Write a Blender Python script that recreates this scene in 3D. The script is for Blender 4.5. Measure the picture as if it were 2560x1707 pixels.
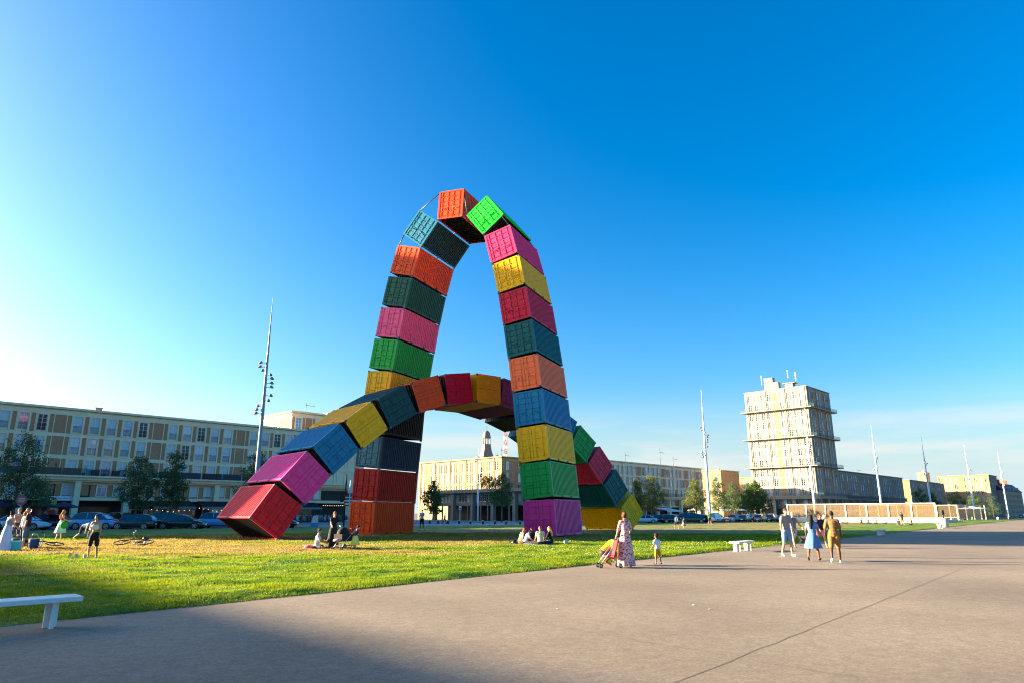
import bpy, bmesh, math, random
import numpy as np
from mathutils import Vector, Matrix
from math import radians, sin, cos, pi

# ------------------------------------------------------------------ camera, sky, sun, exposure
SC = bpy.context.scene
COL = SC.collection
for _o in list(bpy.data.objects):
    bpy.data.objects.remove(_o)
_cd = bpy.data.cameras.new('camera')
CAM = bpy.data.objects.new('camera', _cd)
COL.objects.link(CAM)
CAM.location = (0, 0, 1.72)
CAM.rotation_euler = (radians(90 + 14.2456), 0, 0)
_cd.sensor_fit = 'HORIZONTAL'
_cd.sensor_width = 36.0
_cd.lens = 36.0 * 1687.79 / 2560
_cd.clip_start = 0.1
_cd.clip_end = 6000
SC.camera = CAM

SUN_EL, SUN_TO = radians(12.5), (-0.9914, 0.1305)      # the sun stands low, to the left and a little ahead
W = bpy.data.worlds.new('World')
SC.world = W
W.use_nodes = True
_nt = W.node_tree
_nt.nodes.clear()
_wo = _nt.nodes.new('ShaderNodeOutputWorld')
_bg = _nt.nodes.new('ShaderNodeBackground')
_sk = _nt.nodes.new('ShaderNodeTexSky')
_sk.sky_type = 'NISHITA'
_sk.sun_disc = False
_sk.sun_elevation = SUN_EL
_sk.sun_rotation = math.atan2(SUN_TO[0], SUN_TO[1])
_sk.altitude = 10
_sk.air_density = 1.0
_sk.dust_density = 2.5
_sk.ozone_density = 3.0
_hs = _nt.nodes.new('ShaderNodeHueSaturation')
_hs.inputs['Saturation'].default_value = 1.35
_bg.inputs['Strength'].default_value = 0.0507
_gm = _nt.nodes.new('ShaderNodeGamma'); _gm.inputs[1].default_value = 1.15
_nt.links.new(_sk.outputs[0], _gm.inputs[0]); _nt.links.new(_gm.outputs[0], _hs.inputs['Color'])
# thin low cloud bands near the horizon, all the way round
_tc = _nt.nodes.new('ShaderNodeTexCoord')
_sep = _nt.nodes.new('ShaderNodeSeparateXYZ')
_nt.links.new(_tc.outputs['Generated'], _sep.inputs[0])
_mp = _nt.nodes.new('ShaderNodeMapping')
_mp.inputs['Scale'].default_value = (5, 5, 42)
_mp.inputs['Location'].default_value = (2.3, 0.4, 0.35)
_nt.links.new(_tc.outputs['Generated'], _mp.inputs['Vector'])
_cn = _nt.nodes.new('ShaderNodeTexNoise')
_cn.inputs['Scale'].default_value = 1.0
_cn.inputs['Detail'].default_value = 6
_nt.links.new(_mp.outputs[0], _cn.inputs['Vector'])
_r1 = _nt.nodes.new('ShaderNodeValToRGB')
_r1.color_ramp.elements[0].position = 0.46
_r1.color_ramp.elements[1].position = 0.66
_nt.links.new(_cn.outputs['Fac'], _r1.inputs[0])
_r2 = _nt.nodes.new('ShaderNodeValToRGB')          # elevation window of the bands
_r2.color_ramp.elements[0].position = 0.03
_r2.color_ramp.elements[0].color = (0, 0, 0, 1)
_e = _r2.color_ramp.elements.new(0.075); _e.color = (1, 1, 1, 1)
_e = _r2.color_ramp.elements.new(0.11); _e.color = (.5, .5, .5, 1)
_r2.color_ramp.elements[-1].position = 0.15
_r2.color_ramp.elements[-1].color = (0, 0, 0, 1)
_nt.links.new(_sep.outputs['Z'], _r2.inputs[0])
_mu = _nt.nodes.new('ShaderNodeMath'); _mu.operation = 'MULTIPLY'
_nt.links.new(_r1.outputs[0], _mu.inputs[0]); _nt.links.new(_r2.outputs[0], _mu.inputs[1])
_m2 = _nt.nodes.new('ShaderNodeMath'); _m2.operation = 'MULTIPLY'; _m2.inputs[1].default_value = 0.8
_nt.links.new(_mu.outputs[0], _m2.inputs[0])
_mx = _nt.nodes.new('ShaderNodeMixRGB')
_mx.inputs[2].default_value = (2.9, 2.85, 2.75, 1)
CLOUD = _mx
_nt.links.new(_m2.outputs[0], _mx.inputs[0]); _nt.links.new(_hs.outputs[0], _mx.inputs[1])
_hz = _nt.nodes.new('ShaderNodeMapRange')           # pale haze low over the horizon, all the way round
_hz.interpolation_type = 'SMOOTHSTEP'
_hz.inputs[1].default_value = -0.02; _hz.inputs[2].default_value = 0.19; _hz.inputs[3].default_value = 1.0; _hz.inputs[4].default_value = 0.0
_nt.links.new(_sep.outputs['Z'], _hz.inputs[0])
_hm = _nt.nodes.new('ShaderNodeMixRGB'); _hm.inputs[2].default_value = (2.25, 2.8, 3.0, 1)
_nt.links.new(_hz.outputs[0], _hm.inputs[0]); _nt.links.new(_hs.outputs[0], _hm.inputs[1]); _nt.links.new(_hm.outputs[0], _mx.inputs[1])
_nt.links.new(_mx.outputs[0], _bg.inputs['Color'])
_nt.links.new(_bg.outputs[0], _wo.inputs['Surface'])

_sl = bpy.data.lights.new('sun', 'SUN')
_sl.energy = 5.0
_sl.angle = radians(0.53)
_sl.color = (1.0, 0.81, 0.55)
SUN = bpy.data.objects.new('sun', _sl)
COL.objects.link(SUN)
SUN.location = (-60, 10, 60)
_sd = Vector((SUN_TO[0] * cos(SUN_EL), SUN_TO[1] * cos(SUN_EL), sin(SUN_EL)))
SUN.rotation_euler = _sd.to_track_quat('Z', 'Y').to_euler()

SC.view_settings.view_transform = 'Standard'
SC.view_settings.look = 'None'
SC.view_settings.gamma = 1.0
SC.view_settings.use_curve_mapping = False
SC.view_settings.exposure = 2.7
SC.render.engine = 'CYCLES'
SC.cycles.max_bounces = 6
SC.cycles.use_denoising = True
SC.cycles.denoising_prefilter = 'NONE'
SC.cycles.pixel_filter_type = 'BLACKMAN_HARRIS'
SC.cycles.filter_width = 1.1

# ------------------------------------------------------------------ helpers
RNG = random.Random(7)
def S(h):                                   # '#rrggbb' -> linear rgb
    h = h.lstrip('#')
    c = [int(h[i:i + 2], 16) / 255 for i in (0, 2, 4)]
    return tuple(x / 12.92 if x <= .04045 else ((x + .055) / 1.055) ** 2.4 for x in c)

MATS = {}
def mat(name, col, rough=.6, metal=0., vary=.12, scale=3., bump=0., bscale=30., spec=.5, coat=0., obj_rand=0.):
    if name in MATS:
        return MATS[name]
    if isinstance(col, str):
        col = S(col)
    m = bpy.data.materials.new(name)
    m.use_nodes = True
    nt = m.node_tree
    b = nt.nodes['Principled BSDF']
    b.inputs['Roughness'].default_value = rough
    b.inputs['Metallic'].default_value = metal
    b.inputs['Specular IOR Level'].default_value = spec
    b.inputs['Coat Weight'].default_value = coat
    tc = nt.nodes.new('ShaderNodeTexCoord')
    n = nt.nodes.new('ShaderNodeTexNoise')
    n.inputs['Scale'].default_value = scale
    n.inputs['Detail'].default_value = 5
    nt.links.new(tc.outputs['Object'], n.inputs['Vector'])
    mx = nt.nodes.new('ShaderNodeMixRGB')
    mx.inputs[1].default_value = (*[c * (1 - vary) for c in col], 1)
    mx.inputs[2].default_value = (*[min(1, c * (1 + vary)) for c in col], 1)
    nt.links.new(n.outputs['Fac'], mx.inputs[0])
    nt.links.new(mx.outputs[0], b.inputs['Base Color'])
    if bump:
        n2 = nt.nodes.new('ShaderNodeTexNoise')
        n2.inputs['Scale'].default_value = bscale
        n2.inputs['Detail'].default_value = 4
        nt.links.new(tc.outputs['Object'], n2.inputs['Vector'])
        bp = nt.nodes.new('ShaderNodeBump')
        bp.inputs['Strength'].default_value = bump
        bp.inputs['Distance'].default_value = .02
        nt.links.new(n2.outputs['Fac'], bp.inputs['Height'])
        nt.links.new(bp.outputs[0], b.inputs['Normal'])
    MATS[name] = m
    return m

def emit(name, col, s):
    if name in MATS:
        return MATS[name]
    m = bpy.data.materials.new(name); m.use_nodes = True
    b = m.node_tree.nodes['Principled BSDF']
    b.inputs['Base Color'].default_value = (*S(col), 1)
    b.inputs['Emission Color'].default_value = (*S(col), 1)
    b.inputs['Emission Strength'].default_value = s
    MATS[name] = m
    return m

class MB:
    """collects shapes of one mesh"""
    def __init__(s):
        s.v, s.f, s.m, s.sm = [], [], [], []
    def add(s, vs, fs, mi=0, smooth=False):
        k = len(s.v)
        s.v += [tuple(p) for p in vs]
        s.f += [[i + k for i in f] for f in fs]
        s.m += [mi] * len(fs)
        s.sm += [smooth] * len(fs)
        return s
    def box(s, x0, x1, y0, y1, z0, z1, mi=0):
        return s.add([(x0, y0, z0), (x1, y0, z0), (x1, y1, z0), (x0, y1, z0), (x0, y0, z1), (x1, y0, z1), (x1, y1, z1), (x0, y1, z1)],
                     [(0, 3, 2, 1), (4, 5, 6, 7), (0, 1, 5, 4), (1, 2, 6, 5), (2, 3, 7, 6), (3, 0, 4, 7)], mi)
    def obox(s, c, u, v, w, mi=0):          # oriented box: centre and three half vectors
        c, u, v, w = map(Vector, (c, u, v, w))
        p = [c + a * u + b * v + d * w for d in (-1, 1) for b in (-1, 1) for a in (-1, 1)]
        return s.add(p, [(0, 2, 3, 1), (4, 5, 7, 6), (0, 1, 5, 4), (1, 3, 7, 5), (3, 2, 6, 7), (2, 0, 4, 6)], mi)
    def tube(s, pts, rad, n=8, mi=0, caps=True, smooth=True):
        pts = [Vector(p) for p in pts]
        if not hasattr(rad, '__len__'):
            rad = [rad] * len(pts)
        vs, fs = [], []
        for i, p in enumerate(pts):
            t = (pts[min(i + 1, len(pts) - 1)] - pts[max(i - 1, 0)]).normalized()
            a = t.cross(Vector((0, 0, 1)) if abs(t.z) < .95 else Vector((1, 0, 0))).normalized()
            b = t.cross(a)
            for k in range(n):
                q = 2 * pi * k / n
                vs.append(p + (a * cos(q) + b * sin(q)) * rad[i])
        for i in range(len(pts) - 1):
            for k in range(n):
                fs.append((i * n + k, i * n + (k + 1) % n, (i + 1) * n + (k + 1) % n, (i + 1) * n + k))
        s.add(vs, fs, mi, smooth)
        if caps:
            k0 = len(s.v) - len(vs)
            s.f += [[k0 + k for k in range(n)][::-1], [len(s.v) - n + k for k in range(n)]]
            s.m += [mi, mi]; s.sm += [False, False]
        return s
    def lathe(s, prof, n=12, mi=0, c=(0, 0, 0), smooth=True, axis='z'):
        vs, fs = [], []
        for r, z in prof:
            for k in range(n):
                q = 2 * pi * k / n
                p = (r * cos(q), r * sin(q), z)
                if axis == 'y': p = (r * cos(q), z, r * sin(q))
                if axis == 'x': p = (z, r * cos(q), r * sin(q))
                vs.append((p[0] + c[0], p[1] + c[1], p[2] + c[2]))
        for i in range(len(prof) - 1):
            for k in range(n):
                fs.append((i * n + k, i * n + (k + 1) % n, (i + 1) * n + (k + 1) % n, (i + 1) * n + k))
        return s.add(vs, fs, mi, smooth)
    def prism(s, poly, y0, y1, mi=0):       # polygon in xz, extruded along y
        n = len(poly)
        vs = [(x, y0, z) for x, z in poly] + [(x, y1, z) for x, z in poly]
        return s.add(vs, [list(range(n)), list(range(2 * n - 1, n - 1, -1))] +
                     [(i, i + n, (i + 1) % n + n, (i + 1) % n) for i in range(n)], mi)
    def quad(s, a, b, c, d, mi=0):
        return s.add([a, b, c, d], [(0, 1, 2, 3)], mi)
    def mesh(s, name, mats=()):
        me = bpy.data.meshes.new(name)
        me.from_pydata(s.v, [], s.f)
        if not hasattr(mats, '__len__'):
            mats = [mats]
        for m in mats:
            me.materials.append(m)
        me.polygons.foreach_set('material_index', s.m)
        me.polygons.foreach_set('use_smooth', s.sm)
        me.update()
        return me
    def build(s, name, mats, parent=None, **k):
        return link(name, s.mesh(name, mats), parent, **k)

def link(name, me, parent=None, loc=None, rz=None, m=None, scale=None):
    o = bpy.data.objects.new(name, me)
    COL.objects.link(o)
    if parent is not None:
        o.parent = parent
    if loc is not None:
        o.location = loc
    if rz is not None:
        o.rotation_euler = (0, 0, rz)
    if scale is not None:
        o.scale = scale
    if m is not None:                        # the colour sits on the object, so meshes can be shared
        for i, mm in enumerate(m if hasattr(m, '__len__') else [m]):
            o.material_slots[i].link = 'OBJECT'
            o.material_slots[i].material = mm
    return o

def tag(o, label=None, cat=None, group=None, kind=None):
    if label: o['label'] = label
    if cat: o['category'] = cat
    if group: o['group'] = group
    if kind: o['kind'] = kind
    return o

def thing(name, label, cat, loc=(0, 0, 0), rz=0., group=None):
    o = bpy.data.objects.new(name, None)
    o.empty_display_size = .2
    COL.objects.link(o)
    o.location = loc
    o.rotation_euler = (0, 0, rz)
    return tag(o, label, cat, group)

def copy_tree(o, parent=None):
    c = o.copy()
    COL.objects.link(c)
    if parent is not None:
        c.parent = parent
        c.matrix_parent_inverse = o.matrix_parent_inverse
    for ch in list(o.children):
        copy_tree(ch, c)
    return c

def vnoise(x, y, seed=0):                    # smooth 2-d value noise, numpy
    xi, yi = np.floor(x).astype(np.int64), np.floor(y).astype(np.int64)
    fx, fy = x - xi, y - yi
    fx, fy = fx * fx * (3 - 2 * fx), fy * fy * (3 - 2 * fy)
    def h(a, b):
        n = (a * 374761393 + b * 668265263 + seed * 974711) & 0x7fffffff
        n = ((n ^ (n >> 13)) * 1274126177) & 0x7fffffff
        return ((n ^ (n >> 16)) & 0xffff) / 65535.
    return (h(xi, yi) * (1 - fx) + h(xi + 1, yi) * fx) * (1 - fy) + (h(xi, yi + 1) * (1 - fx) + h(xi + 1, yi + 1) * fx) * fy

# street grid: D runs along the long facades (to the right and away), N points from them to the square
D2, N2 = np.array([.701, .713]), np.array([.713, -.701])
def st(s, t, z=0.):
    p = s * D2 + t * N2
    return (float(p[0]), float(p[1]), z)
RZ = math.atan2(.713, .701)                  # rotation that turns local x into D and local -y into N
# promenade edge
PE0, PEP, PEQ = np.array([-8.05, 11.39]), np.array([.633, .774]), np.array([-.774, .633])
# ------------------------------------------------------------------ ground, promenade, lawn, street
def struct(o):
    return tag(o, kind='structure')

def ground_mat(name, cols, scale, speck=0., rough=.85, bump=.3, bscale=60., stain=.25):
    m = bpy.data.materials.new(name); m.use_nodes = True
    nt = m.node_tree; b = nt.nodes['Principled BSDF']
    b.inputs['Roughness'].default_value = rough
    b.inputs['Specular IOR Level'].default_value = .3
    tc = nt.nodes.new('ShaderNodeTexCoord')
    def noise(sc, det=6):
        n = nt.nodes.new('ShaderNodeTexNoise'); n.inputs['Scale'].default_value = sc; n.inputs['Detail'].default_value = det
        nt.links.new(tc.outputs['Object'], n.inputs['Vector']); return n
    n1, n2, n3 = noise(scale), noise(.22, 4), noise(bscale, 3)
    mx = nt.nodes.new('ShaderNodeMixRGB')
    mx.inputs[1].default_value = (*cols[0], 1); mx.inputs[2].default_value = (*cols[1], 1)
    rp = nt.nodes.new('ShaderNodeValToRGB'); rp.color_ramp.elements[0].position = .3; rp.color_ramp.elements[1].position = .7
    nt.links.new(n1.outputs['Fac'], rp.inputs[0]); nt.links.new(rp.outputs[0], mx.inputs[0])
    r2 = nt.nodes.new('ShaderNodeMapRange'); r2.inputs[1].default_value = .3; r2.inputs[2].default_value = .7
    r2.inputs[3].default_value = 1 - stain; r2.inputs[4].default_value = 1 + stain * .6
    nt.links.new(n2.outputs['Fac'], r2.inputs[0])
    hv = nt.nodes.new('ShaderNodeMixRGB'); hv.blend_type = 'MULTIPLY'; hv.inputs[0].default_value = 1
    nt.links.new(mx.outputs[0], hv.inputs[1]); nt.links.new(r2.outputs[0], hv.inputs[2])
    last = hv
    if speck:                                # stone chips in the wearing course
        vo = nt.nodes.new('ShaderNodeTexVoronoi'); vo.inputs['Scale'].default_value = 38
        nt.links.new(tc.outputs['Object'], vo.inputs['Vector'])
        sp = nt.nodes.new('ShaderNodeSeparateXYZ'); nt.links.new(vo.outputs['Color'], sp.inputs[0])
        rr = nt.nodes.new('ShaderNodeMapRange'); rr.inputs[1].default_value = 0; rr.inputs[2].default_value = 1
        rr.inputs[3].default_value = 1 - speck; rr.inputs[4].default_value = 1 + speck
        nt.links.new(sp.outputs[0], rr.inputs[0])
        h2 = nt.nodes.new('ShaderNodeMixRGB'); h2.blend_type = 'MULTIPLY'; h2.inputs[0].default_value = 1
        nt.links.new(hv.outputs[0], h2.inputs[1]); nt.links.new(rr.outputs[0], h2.inputs[2]); last = h2
    nt.links.new(last.outputs[0], b.inputs['Base Color'])
    bp = nt.nodes.new('ShaderNodeBump'); bp.inputs['Strength'].default_value = bump; bp.inputs['Distance'].default_value = .01
    nt.links.new(n3.outputs['Fac'], bp.inputs['Height']); nt.links.new(bp.outputs[0], b.inputs['Normal'])
    return m

M_GROUND = ground_mat('town_ground', [(.11, .11, .11), (.15, .145, .14)], 1.5)
M_PATH = ground_mat('promenade_asphalt', [(.200, .158, .114), (.250, .200, .145)], 5., speck=.2, bump=.15, bscale=90.)
M_ROAD = ground_mat('street_asphalt', [(.05, .05, .052), (.075, .074, .075)], 6.)
M_PAVE = ground_mat('pavement_concrete', [(.26, .26, .26), (.34, .335, .33)], 3.)

g = MB(); g.quad((-3000, -600, -.03), (3000, -600, -.03), (3000, 5000, -.03), (-3000, 5000, -.03))
struct(g.build('ground', M_GROUND))
def pe(u, v, z=0.):
    p = PE0 + u * PEP + v * PEQ
    return (float(p[0]), float(p[1]), z)
g = MB()
_us = [-90, -30, 0, 30, 80, 180, 420]
for a, b in zip(_us[:-1], _us[1:]):
    g.quad(pe(a, -75, -.006), pe(b, -75, -.006), pe(b, .6, -.006), pe(a, .6, -.006))
PATH = struct(g.build('promenade', M_PATH))
# saw-cut construction joints and hairline cracks in the promenade (narrow filled strips)
M_JOINT = mat('joint_filler', (.150, .118, .088), .85)
def strip(name, pts, w, z=-.002, m=None, parent=None):
    g = MB()
    pts = [Vector((*p, 0)) for p in pts]
    for a, b in zip(pts[:-1], pts[1:]):
        d = (b - a).normalized(); n = Vector((-d.y, d.x, 0)) * w
        g.quad(*[(q.x, q.y, z) for q in (a - n, b - n, b + n, a + n)])
    return g.build(name, m or M_JOINT, parent)
def wob(a, b, n, w, seed):
    r = random.Random(seed)
    return [(a[0] + (b[0] - a[0]) * i / n + r.uniform(-w, w), a[1] + (b[1] - a[1]) * i / n + r.uniform(-w, w)) for i in range(n + 1)]
strip('joint', wob((.55, 6.4), (14.2, 22.5), 40, .018, 1), .007, parent=PATH)
strip('joint', wob((4.2, 7.4), (-1.0, 13.4), 22, .02, 2), .006, parent=PATH)
strip('joint', wob((9.0, 9.2), (13.5, 14.0), 18, .03, 3), .006, parent=PATH)
strip('joint', wob((20., 36.), (33., 44.), 18, .05, 5), .02, parent=PATH)

g = MB()
TE = lambda s: -79.0 + .155 * (s - 24)       # lawn side of the street
for a, b in ((-200, 24), (24, 140), (140, 300), (300, 600)):
    g.quad(st(a, TE(a) + .6, -.012), st(b, TE(b) + .6, -.012), st(b, -96, -.012), st(a, -96, -.012))
struct(g.build('road', M_ROAD))
g = MB()                                    # pavement along the buildings, with its kerb face
for a, b in ((-200, 92), (128, 600)):
    pts = [st(a, -96.3), st(b, -96.3), st(b, -150), st(a, -150)]
    g.add([(p[0], p[1], .10) for p in pts] + [(p[0], p[1], -.03) for p in pts],
          [(0, 1, 2, 3), (0, 4, 5, 1), (1, 5, 6, 2), (3, 2, 6, 7), (0, 3, 7, 4)])
PAVE = struct(g.build('pavement', M_PAVE))
g = MB()                                    # forecourt in front of the colonnade, up to the lawn
pts = [st(46, -75.2), st(100, -66.8), st(104, -90), st(150, -90), st(150, -140), st(46, -140)]
g.add([(p[0], p[1], .004) for p in pts], [(0, 1, 2, 3, 4, 5)])
struct(g.build('forecourt', M_PAVE))
g = MB()                                    # white bay markings of the street parking
for i in range(70):
    s0 = -20 + i * 5.6
    if 46 < s0 < 128: continue
    g.quad(st(s0, TE(s0), -.008), st(s0 + .12, TE(s0), -.008), st(s0 + .12, TE(s0) - 5, -.008), st(s0, TE(s0) - 5, -.008))
struct(g.build('parking_markings', mat('road_paint', (.7, .7, .68), .7)))

g = MB(); r_ = random.Random(11)               # scraps of litter on the promenade
for i in range(4):
    X, Y, w_ = r_.uniform(-1, 9), r_.uniform(7.5, 19), r_.uniform(.010, .02)
    g.obox((X, Y, .002), (w_, w_ * .3, .002), (-w_ * .3, w_ * .6, 0), (0, 0, .004))
tag(g.build('litter', mat('litter_white', '#c8c4ba', .8)), kind='stuff')

# lawn: one lumpy sheet
def lawn_h(u, v):
    h = .075 * (vnoise(u * .55, v * .9, 1) - .5) + .05 * (vnoise(u * 1.5, v * 2.3, 2) - .5) + .022 * (vnoise(u * 4.2, v * 5.5, 3) - .5)
    edge = np.clip(v / .35, 0, 1)
    return .05 + (h + .012) * edge - .05 * (1 - edge)
def vmax(u):
    return np.maximum(.3, 72.8 - .263 * u)
def lawn_material(name, blade=False):
    m = bpy.data.materials.new(name); m.use_nodes = True
    nt = m.node_tree; b = nt.nodes['Principled BSDF']
    geo = nt.nodes.new('ShaderNodeNewGeometry')
    mp = nt.nodes.new('ShaderNodeMapping'); mp.inputs['Rotation'].default_value = (0, 0, -radians(50.7)); mp.inputs['Scale'].default_value = (.42, 1., 1.)
    nt.links.new(geo.outputs['Position'], mp.inputs['Vector'])
    def noise(sc, det, src=mp):
        n = nt.nodes.new('ShaderNodeTexNoise'); n.inputs['Scale'].default_value = sc; n.inputs['Detail'].default_value = det
        nt.links.new(src.outputs[0], n.inputs['Vector']); return n
    # dryness grows away from the promenade, in long patches
    dt = nt.nodes.new('ShaderNodeVectorMath'); dt.operation = 'DOT_PRODUCT'; dt.inputs[1].default_value = (-.774, .633, 0)
    nt.links.new(geo.outputs['Position'], dt.inputs[0])
    mr = nt.nodes.new('ShaderNodeMapRange'); mr.inputs[1].default_value = 13.44 + 5; mr.inputs[2].default_value = 13.44 + 15
    mr.inputs[3].default_value = -.16; mr.inputs[4].default_value = .10
    nt.links.new(dt.outputs['Value'], mr.inputs[0])
    m2 = nt.nodes.new('ShaderNodeMapRange'); m2.inputs[1].default_value = 13.44 + 30; m2.inputs[2].default_value = 13.44 + 44
    m2.inputs[3].default_value = 0; m2.inputs[4].default_value = .17
    nt.links.new(dt.outputs['Value'], m2.inputs[0])
    sb = nt.nodes.new('ShaderNodeMath'); sb.operation = 'SUBTRACT'; nt.links.new(mr.outputs[0], sb.inputs[0]); nt.links.new(m2.outputs[0], sb.inputs[1])
    mr = sb
    nd = noise(.16, 5)
    ad = nt.nodes.new('ShaderNodeMath'); ad.operation = 'ADD'
    nt.links.new(nd.outputs['Fac'], ad.inputs[0]); nt.links.new(mr.outputs[0], ad.inputs[1])
    rd = nt.nodes.new('ShaderNodeValToRGB'); rd.color_ramp.elements[0].position = .46; rd.color_ramp.elements[1].position = .62
    nt.links.new(ad.outputs[0], rd.inputs[0])
    ng = noise(1.3, 6)
    cg = nt.nodes.new('ShaderNodeMixRGB')
    cg.inputs[1].default_value = (.055, .15, .004, 1); cg.inputs[2].default_value = (.19, .24, .005, 1)
    rg = nt.nodes.new('ShaderNodeValToRGB'); rg.color_ramp.elements[0].position = .35; rg.color_ramp.elements[1].position = .65
    nt.links.new(ng.outputs['Fac'], rg.inputs[0]); nt.links.new(rg.outputs[0], cg.inputs[0])
    cd = nt.nodes.new('ShaderNodeMixRGB')
    cd.inputs[1].default_value = (.20, .155, .06, 1); cd.inputs[2].default_value = (.30, .235, .09, 1)
    nt.links.new(ng.outputs['Fac'], cd.inputs[0])
    mx = nt.nodes.new('ShaderNodeMixRGB')
    nt.links.new(rd.outputs[0], mx.inputs[0]); nt.links.new(cg.outputs[0], mx.inputs[1]); nt.links.new(cd.outputs[0], mx.inputs[2])
    nf = noise(38., 3, geo)
    fm = nt.nodes.new('ShaderNodeMapRange'); fm.inputs[1].default_value = .3; fm.inputs[2].default_value = .7; fm.inputs[3].default_value = .6; fm.inputs[4].default_value = 1.35
    nt.links.new(nf.outputs['Fac'], fm.inputs[0])
    mm = nt.nodes.new('ShaderNodeMixRGB'); mm.blend_type = 'MULTIPLY'; mm.inputs[0].default_value = 1
    nt.links.new(mx.outputs[0], mm.inputs[1]); nt.links.new(fm.outputs[0], mm.inputs[2])
    nt.links.new(mm.outputs[0], b.inputs['Base Color'])
    b.inputs['Roughness'].default_value = .7
    b.inputs['Specular IOR Level'].default_value = .25
    if blade:
        out = nt.nodes['Material Output']
        tr = nt.nodes.new('ShaderNodeBsdfTranslucent')
        gm = nt.nodes.new('ShaderNodeMixRGB'); gm.blend_type = 'MULTIPLY'; gm.inputs[0].default_value = 1; gm.inputs[2].default_value = (1.5, 1.35, .6, 1)
        nt.links.new(mm.outputs[0], gm.inputs[1]); nt.links.new(gm.outputs[0], tr.inputs['Color'])
        ms = nt.nodes.new('ShaderNodeMixShader'); ms.inputs[0].default_value = .45
        nt.links.new(b.outputs[0], ms.inputs[1]); nt.links.new(tr.outputs[0], ms.inputs[2]); nt.links.new(ms.outputs[0], out.inputs['Surface'])
    else:
        bp = nt.nodes.new('ShaderNodeBump'); bp.inputs['Strength'].default_value = .9; bp.inputs['Distance'].default_value = .05
        nb = noise(14., 5, geo)
        nt.links.new(nb.outputs['Fac'], bp.inputs['Height']); nt.links.new(bp.outputs[0], b.inputs['Normal'])
    return m
def grid_sheet(name, us, vs01, zf, m):
    U, T = np.meshgrid(us, vs01, indexing='ij')
    V = T * vmax(U) + (1 - np.clip(T / .012, 0, 1)) * (.16 * (vnoise(U * 1.3, U * 0, 31) - .5) + .09 * (vnoise(U * 5.1, U * 0, 32) - .5))
    X = PE0[0] + U * PEP[0] + V * PEQ[0]; Y = PE0[1] + U * PEP[1] + V * PEQ[1]
    co = np.stack([X, Y, zf(U, V)], -1).reshape(-1, 3)
    a, b = len(us), len(vs01)
    i = np.arange(a * b).reshape(a, b)
    q = np.stack([i[:-1, :-1], i[1:, :-1], i[1:, 1:], i[:-1, 1:]], -1).reshape(-1, 4)
    me = bpy.data.meshes.new(name)
    me.from_pydata(co.tolist(), [], q.tolist())
    me.materials.append(m)
    me.polygons.foreach_set('use_smooth', [True] * len(me.polygons))
    return link(name, me)
_us = np.concatenate([np.arange(-60, -12, 1.5), np.arange(-12, 34, .22), np.arange(34, 80, .7), np.arange(80, 276, 4.)])
_vs = np.concatenate([np.linspace(0, .006, 3), np.linspace(.009, .30, 85), np.linspace(.306, 1., 110)])
struct(grid_sheet('lawn', _us, _vs, lawn_h, lawn_material('lawn_turf')))

# blades of grass: a single mass
_rs = np.random.RandomState(3)
def scatter(n, dmin, dmax, p=1.0):
    d = dmin * (dmax / dmin) ** _rs.rand(n)
    az = radians(-39) + radians(79) * _rs.rand(n)
    x, y = d * np.sin(az), d * np.cos(az)
    u = (x - PE0[0]) * PEP[0] + (y - PE0[1]) * PEP[1]
    v = (x - PE0[0]) * PEQ[0] + (y - PE0[1]) * PEQ[1]
    k = (v > -.05) & (v < vmax(u) - .2)
    return x[k], y[k], u[k], v[k], d[k]
def blades(name, n, dmin, dmax, m, hmin=.03, hmax=.075):
    x, y, u, v, d = scatter(n, dmin, dmax)
    tall = .45 + .9 * vnoise(u * 1.1, v * 1.7, 9)
    h = (hmin + (hmax - hmin) * _rs.rand(len(x))) * tall * (1 + np.clip(d - 14, 0, 40) * .006)
    w = (.0035 + .004 * _rs.rand(len(x))) * np.maximum(1, d / 12.)
    a = _rs.rand(len(x)) * 2 * pi
    z = lawn_h(u, np.maximum(v, 0)) - .01
    lean = h * .6 * _rs.rand(len(x)); b = _rs.rand(len(x)) * 2 * pi
    dx, dy = np.cos(a) * w, np.sin(a) * w
    P = np.stack([np.stack([x - dx, y - dy, z], -1), np.stack([x + dx, y + dy, z], -1),
                  np.stack([x + lean * np.cos(b), y + lean * np.sin(b), z + h], -1)], 1).reshape(-1, 3)
    me = bpy.data.meshes.new(name)
    nT = len(x)
    me.vertices.add(nT * 3); me.vertices.foreach_set('co', P.ravel())
    me.loops.add(nT * 3); me.loops.foreach_set('vertex_index', np.arange(nT * 3))
    me.polygons.add(nT); me.polygons.foreach_set('loop_start', np.arange(nT) * 3)
    me.update(calc_edges=True)
    me.materials.append(m)
    return tag(link(name, me), kind='stuff')
blades('grass', 900000, 11.5, 62, lawn_material('grass_blade', True))
# clover heads
x, y, u, v, d = scatter(16000, 12, 50)
k = (vnoise(u * .5, v * .8, 21) > .56) & (v < 24)
x, y, u, v, d = x[k], y[k], u[k], v[k], d[k]
g = MB()
for X, Y, Z, dd in zip(x, y, lawn_h(u, v), d):
    r = .007 * max(1, dd / 16) * RNG.uniform(.7, 1.3); Z += RNG.uniform(.035, .06)
    g.add([(X - r, Y, Z), (X, Y - r, Z), (X + r, Y, Z), (X, Y + r, Z), (X, Y, Z + r * 1.1), (X, Y, Z - r)],
          [(0, 1, 4), (1, 2, 4), (2, 3, 4), (3, 0, 4), (1, 0, 5), (2, 1, 5), (3, 2, 5), (0, 3, 5)])
tag(g.build('clover_flowers', mat('clover_white', (.45, .42, .22), .8)), kind='stuff')
# ------------------------------------------------------------------ the two container arches
CW, CH, CL = 2.438, 2.591, 6.058
PL1 = (-12.2067, 56.5664, -0.41531)
PL2 = (-15.0830, 44.6407, 0.71807)
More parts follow.
